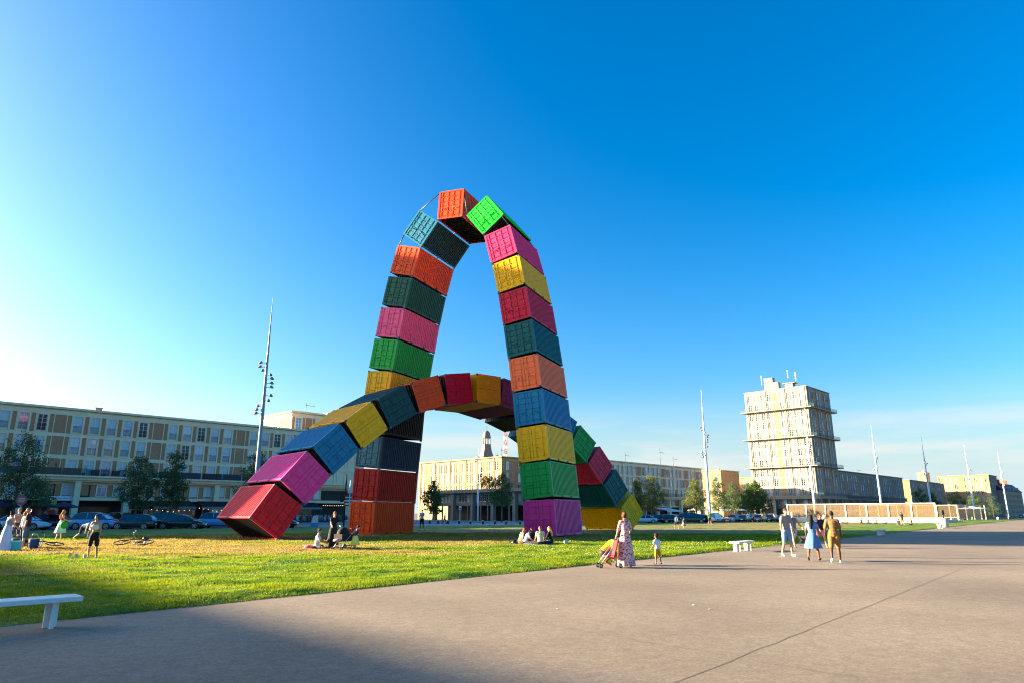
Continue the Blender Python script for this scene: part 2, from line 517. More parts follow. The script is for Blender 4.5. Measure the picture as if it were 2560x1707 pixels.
# plane, along, height, tilt of the door face (degrees), paint, turned upside (far half of the low arch), label
BOXES = [
 (1, 0.000, 1.384, -1.20, 'orange', 0, 'orange container on the grass at the foot of the tall arch, below a red one'),
 (1, 0.194, 4.001, -3.55, 'red', 0, 'dark red container second from the ground, resting on the orange foot container'),
 (1, 0.409, 6.681, -5.28, 'navy', 0, 'navy container with doors coloured lighter as if lit, on top of the red one'),
 (1, 0.657, 9.444, -3.87, 'black', 0, 'black container half hidden behind the dark green container of the low arch'),
 (1, 0.945, 12.128, -6.76, 'yellow', 0, 'yellow container below the bright green one, where the low arch crosses the far leg'),
 (1, 1.366, 14.864, -9.38, 'green', 0, 'green container between a yellow one below and a pink one above, in the tilted leg'),
 (1, 1.862, 17.573, -9.90, 'pink', 0, 'pink container between the green one below and a dark green one above'),
 (1, 2.427, 20.296, -12.43, 'bottle', 0, 'dark bottle green container with striped side, below the upper orange one'),
 (1, 3.148, 23.045, -15.59, 'orange2', 0, 'orange container below the tilted teal one, its door half in sun'),
 (1, 4.565, 25.824, -37.88, 'teal', 0, 'teal container tilted near the top with a gap below, its sides coloured darker as shade'),
 (1, 7.551, 27.507, -3.37, 'vermilion', 0, 'bright vermilion container at the very top of the tall arch'),
 (1, 10.837, 25.898, 37.94, 'lime', 0, 'bright lime green container tilted on one corner beside the top'),
 (1, 12.301, 23.045, 14.92, 'rose', 0, 'rose pink container right below the lime green one'),
 (1, 13.012, 20.351, 11.86, 'yellow', 0, 'yellow container high in the near leg between rose and crimson ones'),
 (1, 13.541, 17.617, 9.27, 'crimson', 0, 'crimson container between a yellow one above and a dark teal one below'),
 (1, 13.996, 14.889, 8.28, 'petrol', 0, 'dark petrol container between crimson above and coral below'),
 (1, 14.389, 12.163, 6.68, 'coral', 0, 'coral orange container above the blue one, beside the end of the low arch'),
 (1, 14.712, 9.456, 5.31, 'blue', 0, 'blue container in the upright near leg between coral and yellow'),
 (1, 14.997, 6.753, 5.79, 'yellow', 0, 'yellow container between the blue one above and the green one below in the near leg'),
 (1, 15.246, 4.076, 5.29, 'green2', 0, 'green container second from the ground, standing on the magenta one'),
 (1, 15.482, 1.375, 2.99, 'magenta', 0, 'magenta pink container on the grass behind the picnic group, foot of the near leg'),
 (2, 0.000, 1.810, -34.37, 'scarlet', 0, 'scarlet container propped on one edge on the grass, start of the low arch'),
 (2, 1.830, 4.026, -40.72, 'pink2', 0, 'pink container leaning on the scarlet one in the low arch'),
 (2, 3.889, 6.084, -46.68, 'blue', 0, 'blue container of the low arch, between a pink and a yellow one'),
 (2, 6.155, 7.915, -52.03, 'yellow', 0, 'yellow container of the low arch, just above the slanting blue one'),
 (2, 8.640, 9.509, -59.48, 'deepgreen', 0, 'very dark green container of the low arch in front of the far leg'),
 (2, 11.441, 10.779, -69.15, 'orange2', 0, 'orange container in the low arch between dark green and crimson ones'),
 (2, 14.366, 11.566, -79.86, 'raspberry', 0, 'raspberry red container at the crown of the low arch'),
 (2, 17.457, 11.841, -89.37, 'ochre', 1, 'ochre yellow container level at the crown of the low arch, beside the raspberry one'),
 (2, 20.212, 11.630, -98.73, 'plum', 1, 'plum container of the low arch, mostly hidden by the near leg'),
 (2, 23.46, 10.84, -106.7, 'ink', 1, 'ink black container of the low arch behind the near leg, seen from below'),
 (2, 26.469, 9.464, -114.71, 'blue', 1, 'small visible corner of a blue container behind the near leg'),
 (2, 28.941, 8.009, -125.67, 'green2', 1, 'green container sloping down to the right behind the near leg'),
 (2, 31.291, 6.170, -134.72, 'crimson2', 1, 'pinkish red container sloping down to the right, above a petrol one'),
 (2, 33.413, 4.100, -139.53, 'petrol', 1, 'petrol container of the falling side of the low arch, above the last yellow one'),
 (2, 35.681, 1.911, -140.79, 'yellow2', 1, 'yellow container on the grass behind the woman in the long patterned dress'),
]
PAINT = dict(orange='#ec4c0c', red='#b8151a', navy='#123c60', black='#161a1c', yellow='#ffb804', green='#0aa83c', pink='#ff5a8c', bottle='#0a5644',
             orange2='#e8501c', teal='#0f708c', vermilion='#ff4408', lime='#12d832', rose='#f0346e', crimson='#cf1838', petrol='#045a5c', coral='#ff7440',
             blue='#0876a2', green2='#079a44', magenta='#da3488', scarlet='#d40a20', pink2='#ee3f90', deepgreen='#05484a', raspberry='#c60034',
             ochre='#eda208', plum='#86084c', ink='#0c0d10', steel='#4a86a0', teal_shaded='#0b4260', crimson2='#dc2c4c', yellow2='#f8b800')  # steel is navy with the light on the doors put in
def paint(k):
    n = 'paint_' + k
    if n in MATS: return MATS[n]
    col = S(PAINT[k])
    m = bpy.data.materials.new(n); m.use_nodes = True; nt = m.node_tree; b = nt.nodes['Principled BSDF']
    tc = nt.nodes.new('ShaderNodeTexCoord')
    def noise(sc, det, stretch=None):
        src = tc.outputs['Object']
        if stretch:
            mp = nt.nodes.new('ShaderNodeMapping'); mp.inputs['Scale'].default_value = stretch; nt.links.new(src, mp.inputs['Vector']); src = mp.outputs[0]
        q = nt.nodes.new('ShaderNodeTexNoise'); q.inputs['Scale'].default_value = sc; q.inputs['Detail'].default_value = det
        nt.links.new(src, q.inputs['Vector']); return q
    n1 = noise(.9, 6); n2 = noise(2.2, 5, (3, 3, .5))
    mx = nt.nodes.new('ShaderNodeMixRGB'); mx.inputs[1].default_value = (*[c * .86 for c in col], 1); mx.inputs[2].default_value = (*[min(1, c * 1.1 + .004) for c in col], 1)
    nt.links.new(n1.outputs['Fac'], mx.inputs[0])
    gr = nt.nodes.new('ShaderNodeMixRGB'); gr.inputs[2].default_value = (.12, .09, .07, 1)      # streaks of grime
    rp = nt.nodes.new('ShaderNodeValToRGB'); rp.color_ramp.elements[0].position = .56; rp.color_ramp.elements[1].position = .82
    rp.color_ramp.elements[1].color = (.35, .35, .35, 1)
    nt.links.new(n2.outputs['Fac'], rp.inputs[0]); nt.links.new(rp.outputs[0], gr.inputs[0]); nt.links.new(mx.outputs[0], gr.inputs[1])
    nt.links.new(gr.outputs[0], b.inputs['Base Color'])
    b.inputs['Roughness'].default_value = .45
    b.inputs['Specular IOR Level'].default_value = .22
    bp = nt.nodes.new('ShaderNodeBump'); bp.inputs['Strength'].default_value = .25; bp.inputs['Distance'].default_value = .03
    n3 = noise(1.7, 2); nt.links.new(n3.outputs['Fac'], bp.inputs['Height']); nt.links.new(bp.outputs[0], b.inputs['Normal'])
    MATS[n] = m
    return m
M_CAST = mat('casting_steel', '#3c4a58', .5, vary=.2)
M_SEAL = mat('rubber_seal', '#101214', .7)
M_ROD = mat('galvanised_rod', '#8a8d90', .4, .6)
HW = CW / 2
def corr(length, h0, h1, depth, flat_out=.072, slope=.068, flat_in=.070):
    """trapezoidal sheet in local coords: along, offset, height"""
    pitch = flat_out + flat_in + 2 * slope
    n = int(length / pitch); pad = (length - n * pitch) / 2
    prof = [(0, 0)]; x = pad
    for i in range(n):
        prof += [(x + flat_out / 2, 0), (x + flat_out / 2 + slope, depth), (x + flat_out / 2 + slope + flat_in, depth), (x + flat_out / 2 + 2 * slope + flat_in, 0)]
        x += pitch
    prof += [(length, 0)]
    return prof
def container_meshes():
    me = {}
    P = [mat('container_slot', (.5, .5, .5))]
    g = MB()                                           # frame: posts, rails, sills
    for sx in (-1, 1):
        for y0 in (0, CL - .15):
            g.box(sx * (HW - .16) if sx > 0 else -HW + .004, HW - .004 if sx > 0 else -HW + .16, y0 + .004, y0 + .146, .11, CH - .11)
        a, b = sorted((sx * (HW - .10), sx * (HW - .006)))
        g.box(a, b, .146, CL - .146, CH - .075, CH - .012)
        g.box(a, b, .146, CL - .146, .012, .16)
    for y0 in (0, CL - .13):
        g.box(-HW + .16, HW - .16, y0 + .012, y0 + .118, CH - .125, CH - .01)
        g.box(-HW + .16, HW - .16, y0 + .012, y0 + .118, .012, .15)
    me['frame'] = g.mesh('container_frame', P)
    g = MB()                                           # corrugated side, outer face at x = -HW
    L = CL - .29
    prof = corr(L, 0, 0, .06, .105, .03, .113)
    vs, fs = [], []
    for d, o in prof:
        for z in (.16, CH - .075):
            vs.append((-HW + .012 + o, .145 + d, z))
    for i in range(len(prof) - 1):
        fs.append((2 * i, 2 * i + 1, 2 * i + 3, 2 * i + 2))
    k = len(vs)
    vs += [(-HW + .075, .145, .16), (-HW + .075, .145, CH - .075), (-HW + .075, .145 + L, CH - .075), (-HW + .075, .145 + L, .16)]
    fs.append((k, k + 3, k + 2, k + 1))
    me['side_panel'] = g.add(vs, fs).mesh('container_side', P)
    vs, fs = [], []                                    # corrugated roof
    for d, o in prof:
        for x in (-HW + .10, HW - .10):
            vs.append((x, .145 + d, CH - .02 - o * .6))
    for i in range(len(prof) - 1):
        fs.append((2 * i, 2 * i + 2, 2 * i + 3, 2 * i + 1))
    me['roof'] = MB().add(vs, fs).mesh('container_roof', P)
    g = MB()                                           # floor with cross members
    g.box(-HW + .1, HW - .1, .12, CL - .12, .13, .158)
    for i in range(15):
        y = .3 + i * (CL - .6) / 14
        g.box(-HW + .1, HW - .1, y - .03, y + .03, .03, .129)
    me['floor'] = g.mesh('container_floor', P)
    vs, fs = [], []
    W2 = CW - .32
    prof2 = corr(W2, 0, 0, .036)
    for d, o in prof2:
        for z in (.15, CH - .125):
            vs.append((-HW + .16 + d, CL - .02 - o, z))
    for i in range(len(prof2) - 1):
        fs.append((2 * i, 2 * i + 2, 2 * i + 3, 2 * i + 1))
    me['end_wall'] = MB().add(vs, fs).mesh('container_end', P)
    # door leaf: pressed panel with recessed bands, x 0..1.06, hinge at x=0
    g = MB()
    w, h, zb = 1.055, CH - .285, .155
    bands = [0, .09]
    n = 5
    zz = [0.0]
    lev = []
    step = (h - .10) / n
    prof = [(0, .0), (.05, .0)]
    for i in range(n):
        z0 = .05 + i * step
        prof += [(z0, 0), (z0 + .01, 0)]
        if i: pass
        prof += [(z0 + .035, .028), (z0 + .085, .028), (z0 + .12, 0), (z0 + step - .005, 0)]
    prof += [(h, 0)]
    vs, fs = [], []
    xs = [.0, .045, .07, w - .07, w - .045, w]
    for z, o in prof:
        for j, x in enumerate(xs):
            vs.append((x, .035 + (o if 2 <= j <= 3 else 0), zb + z))
    m_ = len(xs)
    for i in range(len(prof) - 1):
        for j in range(m_ - 1):
            fs.append((i * m_ + j, i * m_ + j + 1, (i + 1) * m_ + j + 1, (i + 1) * m_ + j))
    g.add(vs, fs)
    g.add([(0, .035, zb), (w, .035, zb), (w, .075, zb), (0, .075, zb), (0, .035, zb + h), (w, .035, zb + h), (w, .075, zb + h), (0, .075, zb + h)],
          [(0, 3, 2, 1), (4, 5, 6, 7), (1, 2, 6, 5), (0, 4, 7, 3), (2, 3, 7, 6)])
    for z in (.25, .9, 1.5, 2.1):                     # hinges
        g.box(-.03, .05, .018, .036, zb + z - .05, zb + z + .05)
    me['door'] = g.mesh('container_door', P)
    g = MB()                                           # lock rod with cams and guides
    g.tube([(0, .012, .10), (0, .012, CH - .10)], .019, 8)
    for z in (.14, CH - .15):
        g.box(-.045, .045, -.008, .034, z - .03, z + .03)
    for z in (.55, 1.3, 2.0):
        g.box(-.04, .04, .0, .036, z - .02, z + .02)
    me['lock_rod'] = g.mesh('lock_rod', P)
    g = MB()
    g.tube([(0, -.008, 0), (.04, -.02, .0), (.40, -.022, -.012)], .013, 6)
    g.box(.24, .30, -.03, .036, -.05, .03)
    me['handle'] = g.mesh('door_handle', P)
    g = MB()
    g.box(-.012, .012, .03, .05, .16, CH - .13)
    me['seal'] = g.mesh('door_seal', P)
    g = MB(); g.box(-.0885, .0885, 0, .163, 0, .118)
    me['corner_casting'] = g.mesh('corner_casting', P)
    g = MB(); g.box(-.02, .001, -.18, .18, 0, .105)
    me['fork_pocket'] = g.mesh('fork_pocket', P)
    g = MB(); g.box(-.085, .085, .004, .16, -.075, 0)
    me['connector'] = g.mesh('connector', P)
    return me
CM = container_meshes()
ARCH_GROUP = 'shipping containers stacked into two crossing arches'
CONT = []
def place_box(pl, u, v, th, col, flip, label):
    P = PL1 if pl == 1 else PL2
    e = Vector((cos(P[2]), sin(P[2]), 0)); n = Vector((-sin(P[2]), cos(P[2]), 0)); z = Vector((0, 0, 1))
    t = radians(th)
    if flip: t += pi
    w = cos(t) * e + sin(t) * z
    h = -sin(t) * e + cos(t) * z
    o = Vector((P[0], P[1], 0)) + u * e + v * z - h * (CH / 2)
    M = Matrix(((w.x, n.x, h.x, o.x), (w.y, n.y, h.y, o.y), (w.z, n.z, h.z, o.z), (0, 0, 0, 1)))
    R = thing('shipping_container', label, 'shipping container', group=ARCH_GROUP)
    R.matrix_world = M
    pm = paint(col)
    dm = paint({'navy': 'steel'}.get(col, col))  # navy box: light on the doors put into a lighter colour
    sm_ = paint({'teal': 'teal_shaded'}.get(col, col))  # teal box: shade on the sides put into a darker colour
    link('frame', CM['frame'], R, m=pm)
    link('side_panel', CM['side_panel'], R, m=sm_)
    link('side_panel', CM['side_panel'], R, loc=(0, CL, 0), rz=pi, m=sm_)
    link('roof', CM['roof'], R, m=pm)
    link('floor', CM['floor'], R, m=M_SEAL if col != 'ochre' else pm)
    link('end_wall', CM['end_wall'], R, m=pm)
    for sx in (-1, 1):
        if sx < 0:
            d = link('door', CM['door'], R, loc=(-HW + .155, 0, 0), m=dm)
            xs = (.22, .80)
        else:
            d = link('door', CM['door'], R, loc=(HW - .155, 0, 0), m=dm)
            d.scale = (-1, 1, 1)
            xs = (.22, .80)
        for x in xs:
            link('lock_rod', CM['lock_rod'], d, loc=(x, 0, 0), m=dm)
            link('handle', CM['handle'], d, loc=(x - .02 if x < .5 else x - .36, 0, .92 if x < .5 else .98), m=dm)
    link('seal', CM['seal'], R, m=M_SEAL)
    for sx in (-1, 1):
        for y in (0, CL - .163):
            for zz in (0, CH - .118):
                low = (zz == 0)
                link('corner_casting', CM['corner_casting'], R, loc=(sx * (HW - .0885), y, zz), m=M_CAST)
        for y in (CL / 2 - 1.02, CL / 2 + 1.02):
            f = link('fork_pocket', CM['fork_pocket'], R, loc=(sx * HW, y, .02), m=M_SEAL)
            if sx < 0: f.rotation_euler = (0, 0, pi)
    CONT.append((pl, R, M, w, n, h, u, v, t))
    return R
for b in BOXES:
    place_box(*b)
# steel ties and hinge blocks between neighbours: thin rods across the wedge gaps on the outer side
def corner(i, sx, y, top):
    M = CONT[i][2]
    return M @ Vector((sx * (HW - .09), y, CH - .05 if top else .05))
def tie(i, j, sxi, ti, sxj, tj, label, rad=.045):
    for y, side in ((.08, 'door'), (CL - .08, 'back')):
        a, b = corner(i, sxi, y, ti), corner(j, sxj, y, tj)
        mid = (a + b) / 2
        o = MB().tube([a - mid, b - mid], rad, 8).build('tie_rod', M_CAST, loc=mid)
        tag(o, label + (', door side' if side == 'door' else ', far side'), 'tie rod', 'steel tie rods spanning the gaps of the tall arch')
tie(8, 9, -1, True, -1, False, 'short rod bridging the gap from orange to teal container')
tie(9, 10, -1, True, -1, True, 'long rod from the teal up to the vermilion top container')
tie(10, 11, 1, True, -1, True, 'long rod from vermilion top container down to the lime one')
tie(11, 12, 1, True, 1, True, 'rod from the lime container down to the rose one')
# connector blocks on hinge corners of stacked neighbours
for k, (pl, R, M, w, n, h, u, v, t) in enumerate(CONT):
    hinge = 1 if k < 9 else (-1 if 12 <= k < 21 else 1)
    if pl == 1 and k in (10, 11): continue
    sx = hinge if pl == 1 else (1 if k < 28 else -1)
    for y in (0, CL - .163):
        link('connector', CM['connector'], R, loc=(sx * (HW - .09), y, 0), m=M_CAST)
# ------------------------------------------------------------------ buildings
M_CONC = mat('facade_concrete', '#e6d2ac', .85, vary=.14, scale=.8, bump=.15, bscale=12)
M_CONC_Y = mat('golden_concrete', '#a38b60', .85, vary=.10, scale=.6)
M_CONC_T = mat('tower_concrete', '#98907f', .85, vary=.10, scale=.6, bump=.1, bscale=12)
M_CONC_G = mat('grey_concrete', '#8d8577', .85, vary=.15, scale=.8)
M_ROOF = mat('roof_felt', '#55524c', .9)
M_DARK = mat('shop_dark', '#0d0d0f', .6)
M_SASH = mat('white_sash', '#c9cdd0', .5, vary=.05)
M_RAIL = mat('dark_railing', '#20262c', .5)
def brick_mat(name, a, b):
    m = bpy.data.materials.new(name); m.use_nodes = True; nt = m.node_tree
    tc = nt.nodes.new('ShaderNodeTexCoord'); n = nt.nodes.new('ShaderNodeTexNoise'); n.inputs['Scale'].default_value = 9; n.inputs['Detail'].default_value = 6
    nt.links.new(tc.outputs['Object'], n.inputs['Vector'])
    v = nt.nodes.new('ShaderNodeTexVoronoi'); v.inputs['Scale'].default_value = 11
    mp = nt.nodes.new('ShaderNodeMapping'); mp.inputs['Scale'].default_value = (1, 1, 2.6)
    nt.links.new(tc.outputs['Object'], mp.inputs[0]); nt.links.new(mp.outputs[0], v.inputs['Vector'])
    mx = nt.nodes.new('ShaderNodeMixRGB'); mx.inputs[1].default_value = (*S(a), 1); mx.inputs[2].default_value = (*S(b), 1)
    sp = nt.nodes.new('ShaderNodeSeparateXYZ'); nt.links.new(v.outputs['Color'], sp.inputs[0])
    ad = nt.nodes.new('ShaderNodeMath'); ad.operation = 'MULTIPLY_ADD'; ad.inputs[1].default_value = .5
    nt.links.new(sp.outputs[0], ad.inputs[0]); nt.links.new(n.outputs['Fac'], ad.inputs[2])
    mr = nt.nodes.new('ShaderNodeMapRange'); mr.inputs[1].default_value = .4; mr.inputs[2].default_value = 1.1
    nt.links.new(ad.outputs[0], mr.inputs[0]); nt.links.new(mr.outputs[0], mx.inputs[0])
    b_ = nt.nodes['Principled BSDF']; nt.links.new(mx.outputs[0], b_.inputs['Base Color']); b_.inputs['Roughness'].default_value = .9
    return m
M_BRICK = brick_mat('brick_brown', '#a06c4c', '#c2956e')
M_BRICK_Y = brick_mat('brick_ochre', '#8c6644', '#a88a64')
PANES = [mat('pane_sheer_sky', '#aebfc2', .25, spec=.4, vary=.1, coat=.0), mat('pane_teal_sky', '#5f8f9a', .08, spec=.9, coat=.6, vary=.15), mat('pane_white', '#d8d8d4', .5, vary=.05),
         mat('pane_dark', '#14181d', .2, spec=.4, coat=.0), mat('pane_blue_sky', '#4a7fa8', .08, spec=.9, coat=.5)]  # sky reflection put into the pale, teal and blue pane colours
PW = [.34, .20, .18, .16, .12]
PANES_L = [mat('pane_curtain', '#a5a39c', .4, vary=.08), mat('pane_grey', '#4c5053', .15, spec=.7, vary=.1), mat('pane_shade', '#1f2224', .1, spec=.8)]
def pane_pick(r, light=False):
    q = r.random()
    if light: return PANES_L[0 if q < .38 else (1 if q < .82 else 2)]
    for m, w in zip(PANES, PW):
        q -= w
        if q < 0: return m
    return PANES[0]

def win_meshes(h, w=1.24):
    W, x = {}, w / 2
    g = MB()                                         # concrete surround
    g.box(-x - .16, -x, -.05, .14, -.10, h + .12); g.box(x, x + .16, -.05, .14, -.10, h + .12)
    g.box(-x, x, -.05, .14, h, h + .12); g.box(-x - .2, x + .2, -.09, .14, -.22, -.101)
    for a in (-x, -.05, x - .07):                    # sash
        g.box(a, a + (.10 if a == -.05 else .07), .06, .11, .0, h, 1)
    for z in (0, h - .07): g.box(-x + .07, x - .07, .062, .108, z, z + .07, 1)
    for k in (1, 2, 3):
        z = h * k / 4
        g.box(-x + .07, -.05, .07, .10, z - .018, z + .018, 1); g.box(.05, x - .07, .07, .10, z - .018, z + .018, 1)
    W['window'] = g.mesh('window', [M_CONC, M_SASH])
    g = MB(); g.box(-x, x, .092, .12, 0, h); W['pane'] = g.mesh('pane', PANES[0])
    g = MB()
    g.box(-x, x, -.02, .0, .98, 1.02); g.box(-x, x, -.02, 0, .10, .13); g.box(-x, x, -.018, -.002, .80, .82)
    for i in range(11):
        q = -x + .06 + i * (w - .12) / 10; g.box(q - .008, q + .008, -.018, -.002, .13, .98)
    W['railing'] = g.mesh('railing', M_RAIL)
    g = MB(); g.box(-x, x, -.02, .0, 0, h); W['shutter'] = g.mesh('shutter', PANES[2])
    return W
WIN = {h: win_meshes(h) for h in (2.45, 1.65, 2.35)}
def panel_mesh(w, h):
    g = MB(); g.box(-w / 2, w / 2, .07, .135, 0, h)
    return g.mesh('brick_panel', M_BRICK)
_pm = {}
def panel(w, h):
    k = (round(w, 3), round(h, 3))
    if k not in _pm: _pm[k] = panel_mesh(*k)
    return _pm[k]

class Face:
    """one side of a building in local coords: 'front' looks to local -y, 'left' to local -x"""
    def __init__(s, B, side, L, D, off=0.):
        s.B, s.side, s.L, s.D = B, side, L, D
        s.len = L if side == 'front' else D
        s.rz = 0 if side == 'front' else -pi / 2
    def loc(s, a, out, z):
        return (a, out, z) if s.side == 'front' else (out, s.D - a, z)
    def put(s, name, me, a, z, m=None, out=0.):
        return link(name, me, s.B, loc=s.loc(a, out, z), rz=s.rz, m=m)
    def wall(s, g, name, mats):
        return g.build(name, mats, s.B, loc=s.loc(0, 0, 0), rz=s.rz)

SLOT = 2.36
def facade(B, side, L, D, H, rows, n, wide=(), a0=None, conc=None, brick=None, narrow=None, lvl=1, seed=1, vis=None, pil=(), name='facade', light=False, rail=True, z0=0., skip=()):
    """rows: list of (sill z, window height)"""
    r = random.Random(seed)
    F = Face(B, side, L, D)
    conc = conc or M_CONC
    if a0 is None: a0 = (F.len - n * SLOT) / 2
    g = MB()
    zs = sorted((z, z + h) for z, h in rows)
    zprev = z0
    for za, zb in zs + [(H, H)]:                     # bands between the window rows
        if za - .22 > zprev: g.box(0, F.len, 0, .14, zprev, za - .20)
        zprev = zb + .12
    for i in range(n + 1):
        x = a0 + i * SLOT
        for za, zb in zs:
            lo, hi = za - .20, zb + .12
            if i < n:
                c = x + SLOT / 2
                g.box(c - .90, c - .78, .004, .14, lo, hi); g.box(c + .78, c + .90, .004, .14, lo, hi)
    for za, zb in zs:
        if a0 > .01: g.box(0, a0 - .28, .002, .14, za - .2, zb + .12); g.box(a0 + n * SLOT + .28, F.len, .002, .14, za - .2, zb + .12)
    for p in pil:
        g.box(a0 + p * SLOT - .16, a0 + p * SLOT + .16, -.16, -.002, z0, H)
    F.wall(g, name, conc)
    for k, (z, h) in enumerate(rows):
        W = WIN[h]
        for i in range(n + 1):
            x = a0 + i * SLOT
            if vis and not (vis[0] <= x <= vis[1]): continue
            F.put('brick_panel', panel(.56 if 0 < i < n else .55, h + .32), x, z - .20, m=narrow or brick)
            if i == n: continue
            c = x + SLOT / 2
            if i in wide:
                F.put('brick_panel', panel(1.56, h + .32), c, z - .20, m=brick)
            elif (k, i) not in skip:
                w = F.put('window', W['window'], c, z, m=[conc, M_SASH])
                q = r.random()
                pm = pane_pick(r, light)
                link('pane', W['pane'], w, m=pm)
                if lvl >= 2 and rail and h > 2: link('railing', W['railing'], w)
    return F

def core(B, L, D, H, m, name='wall', z0=0., over=.35):
    g = MB(); g.box(.141, L, .141, D, z0, H - .05)
    g.build(name, m, B)
    g = MB(); g.box(-over, L + over, -over, D + over, H, H + .28); g.box(-over + .25, L + over - .25, -over + .25, D + over - .25, H + .281, H + .36)
    g.build('roof', [m], B)
ROWS = [(13.85, 2.45), (10.58, 2.45), (7.34, 2.35)]
def shopfront(B, L, cols, depth=3.4, z1=6.43, mz=True, seed=0, vis=None, conc=None, closed=()):
    """columns, mezzanine and dark arcade under a balcony slab (front side only)"""
    conc = conc or M_CONC
    r = random.Random(seed)
    g = MB()
    g.box(0, L, -1.6, .14, z1 + .66, z1 + .91); g.box(0, L, -1.1, .14, z1 + .25, z1 + .655); g.box(0, L, -.5, .14, z1, z1 + .245)
    g.build('balcony_slab', conc, B)
    g = MB(); g.box(0, L, .5, .64, 3.65, 4.16); g.box(0, L, .52, .64, z1 - .35, z1)
    g.build('beam', conc, B)
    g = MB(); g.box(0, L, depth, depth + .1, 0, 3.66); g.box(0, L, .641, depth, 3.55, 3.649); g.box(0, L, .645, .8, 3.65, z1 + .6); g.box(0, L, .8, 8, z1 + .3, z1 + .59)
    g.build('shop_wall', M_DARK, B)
    for c in cols:
        if vis and not (vis[0] <= c <= vis[1]): continue
        g = MB(); g.box(-.42, .42, -.62, .45, .1, z1 - .002)
        g.build('column', conc, B, loc=(c, 0, 0))
    W = WIN[1.65]
    for c0, c1 in zip(cols[:-1], cols[1:]):
        if vis and not (vis[0] <= c0 <= vis[1]): continue
        for j in range(3):
            c = c0 + (c1 - c0) * (j + .5) / 3
            if r.random() < .72:
                w = link('window', W['window'], B, loc=(c, .5, 4.45), m=[conc, M_SASH]); link('pane', W['pane'], w, m=pane_pick(r))
            else:
                link('brick_panel', panel(1.24, 1.75), B, loc=(c, .5, 4.4))
            if j < 2: link('brick_panel', panel(.72, 1.9), B, loc=(c + (c1 - c0) / 6, .47, 4.17))
        p = PAVE_SHOP[r.randrange(3)] if r.random() < .8 else PAVE_SHOP[0]
        g = MB(); w_ = c1 - c0 - 1.2
        g.box(-w_ / 2, w_ / 2, depth - .12, depth - .02, .3, 2.7); 
        g.build('shop_window', p, B, loc=((c0 + c1) / 2, 0, 0))
PAVE_SHOP = [mat('shop_glass', '#16191c', .06, spec=.9), mat('roller_shutter', '#8f9896', .6, vary=.08), mat('shop_glass_warm', '#3a2a18', .2)]

# long block on the left, its facade in shade
LB = thing('apartment_block', 'long four storey concrete and brick block with balcony row, behind the parked cars at left', 'apartment block', st(-4.3, -122), RZ)
L_ = 35 * SLOT; LV = (17.5, 74)
core(LB, L_, 8.5, 17.27, M_CONC, z0=6.9)
facade(LB, 'front', L_, 8.5, 17.27, ROWS, 35, [i for i in range(36) if i % 6 == 0], a0=0, lvl=2, seed=4, vis=LV, z0=7.34)
_c = [25.2 + 4.3 - 3.54 + 7.08 * k for k in range(-3, 8)]
shopfront(LB, L_, _c, vis=LV, seed=6)
def balcony_panels(B, x0, x1, step, cols, z=7.36, h=1.02, y=-1.55, seed=0):
    r = random.Random(seed); x = x0
    while x < x1 - .5:
        c = r.choice(cols); w = min(step, x1 - x) - .04
        g = MB()
        if c is None:
            g.box(0, w, -.02, .02, h - .04, h)
            for i in range(int(w / .14)): g.box(i * .14, i * .14 + .018, -.01, .01, 0, h - .04)
            m = M_RAIL
        else:
            for i in range(int(w / .3)): g.box(i * .3, i * .3 + .285, -.02, .02, .03, h)
            m = c
        g.build('railing', m, B, loc=(x + .02, y, z))
        x += step
RP = [mat('rail_blue', '#2c4a5c', .6), mat('rail_brown', '#57463c', .7), None, mat('rail_black', '#15181c', .6), mat('rail_slate', '#232c34', .6)]
balcony_panels(LB, 17.5, 22.5, 3.54, [RP[0]], seed=1); balcony_panels(LB, 22.7, 27., 3.54, [RP[0]], seed=1); balcony_panels(LB, 27., 33., 3.54, [RP[1]], seed=2)
balcony_panels(LB, 33., 44., 3.54, [None], seed=3); balcony_panels(LB, 44., 74., 3.54, [RP[3], RP[4], RP[3]], seed=5)
# pot plants on the balcony
M_POT = mat('pot', '#3c4850', .7); M_LEAF = mat('pot_leaf', '#2f5a26', .7, vary=.4, scale=8)
def pot_plant(p, h=1., spread=.45, seed=0, label='leafy pot plant on the balcony', m=None):
    r = random.Random(seed)
    t = thing('pot_plant', label, 'pot plant', p, group='pot plants on the long balcony')
    MB().lathe([(.0, 0), (.2, 0), (.26, .42), (.22, .42), (.0, .38)], 10).build('pot', M_POT, t)
    g = MB()
    for i in range(70):
        a = r.uniform(0, 2 * pi); q = r.uniform(.1, 1); z = .4 + h * r.random() ** .7
        c = Vector((cos(a) * q * spread, sin(a) * q * spread, z)); d = Vector((cos(a), sin(a), r.uniform(-.4, .9))).normalized() * r.uniform(.1, .22)
        n = Vector((-sin(a), cos(a), 0)) * .05
        g.add([c - d * .3, c + n, c + d, c - n], [(0, 1, 2, 3)])
    g.build('foliage', m or M_LEAF, t)
    return t
def lbp(x, y, z):                            # local point of the left block -> world
    p = np.array([-4.3 + x, -122 - y]); return st(p[0], p[1], z)
for k, (x, h, sp, lb) in enumerate([(33.4, 1.1, .7, 'bushy pot plant on the balcony, leftmost of the tall ones'), (36.4, .8, .6, 'low round pot plant on the balcony between two white doors'),
                                    (39.2, 1.0, .6, 'palm like pot plant on the balcony by the bins'), (40.6, .5, .5, 'small pot plant on the balcony nearest the two pine trees'),
                                    (29.6, 1.3, .22, 'slender dark cypress in a pot on the balcony')]):
    pot_plant(lbp(x, -.9, 7.36), h, sp, k, lb)
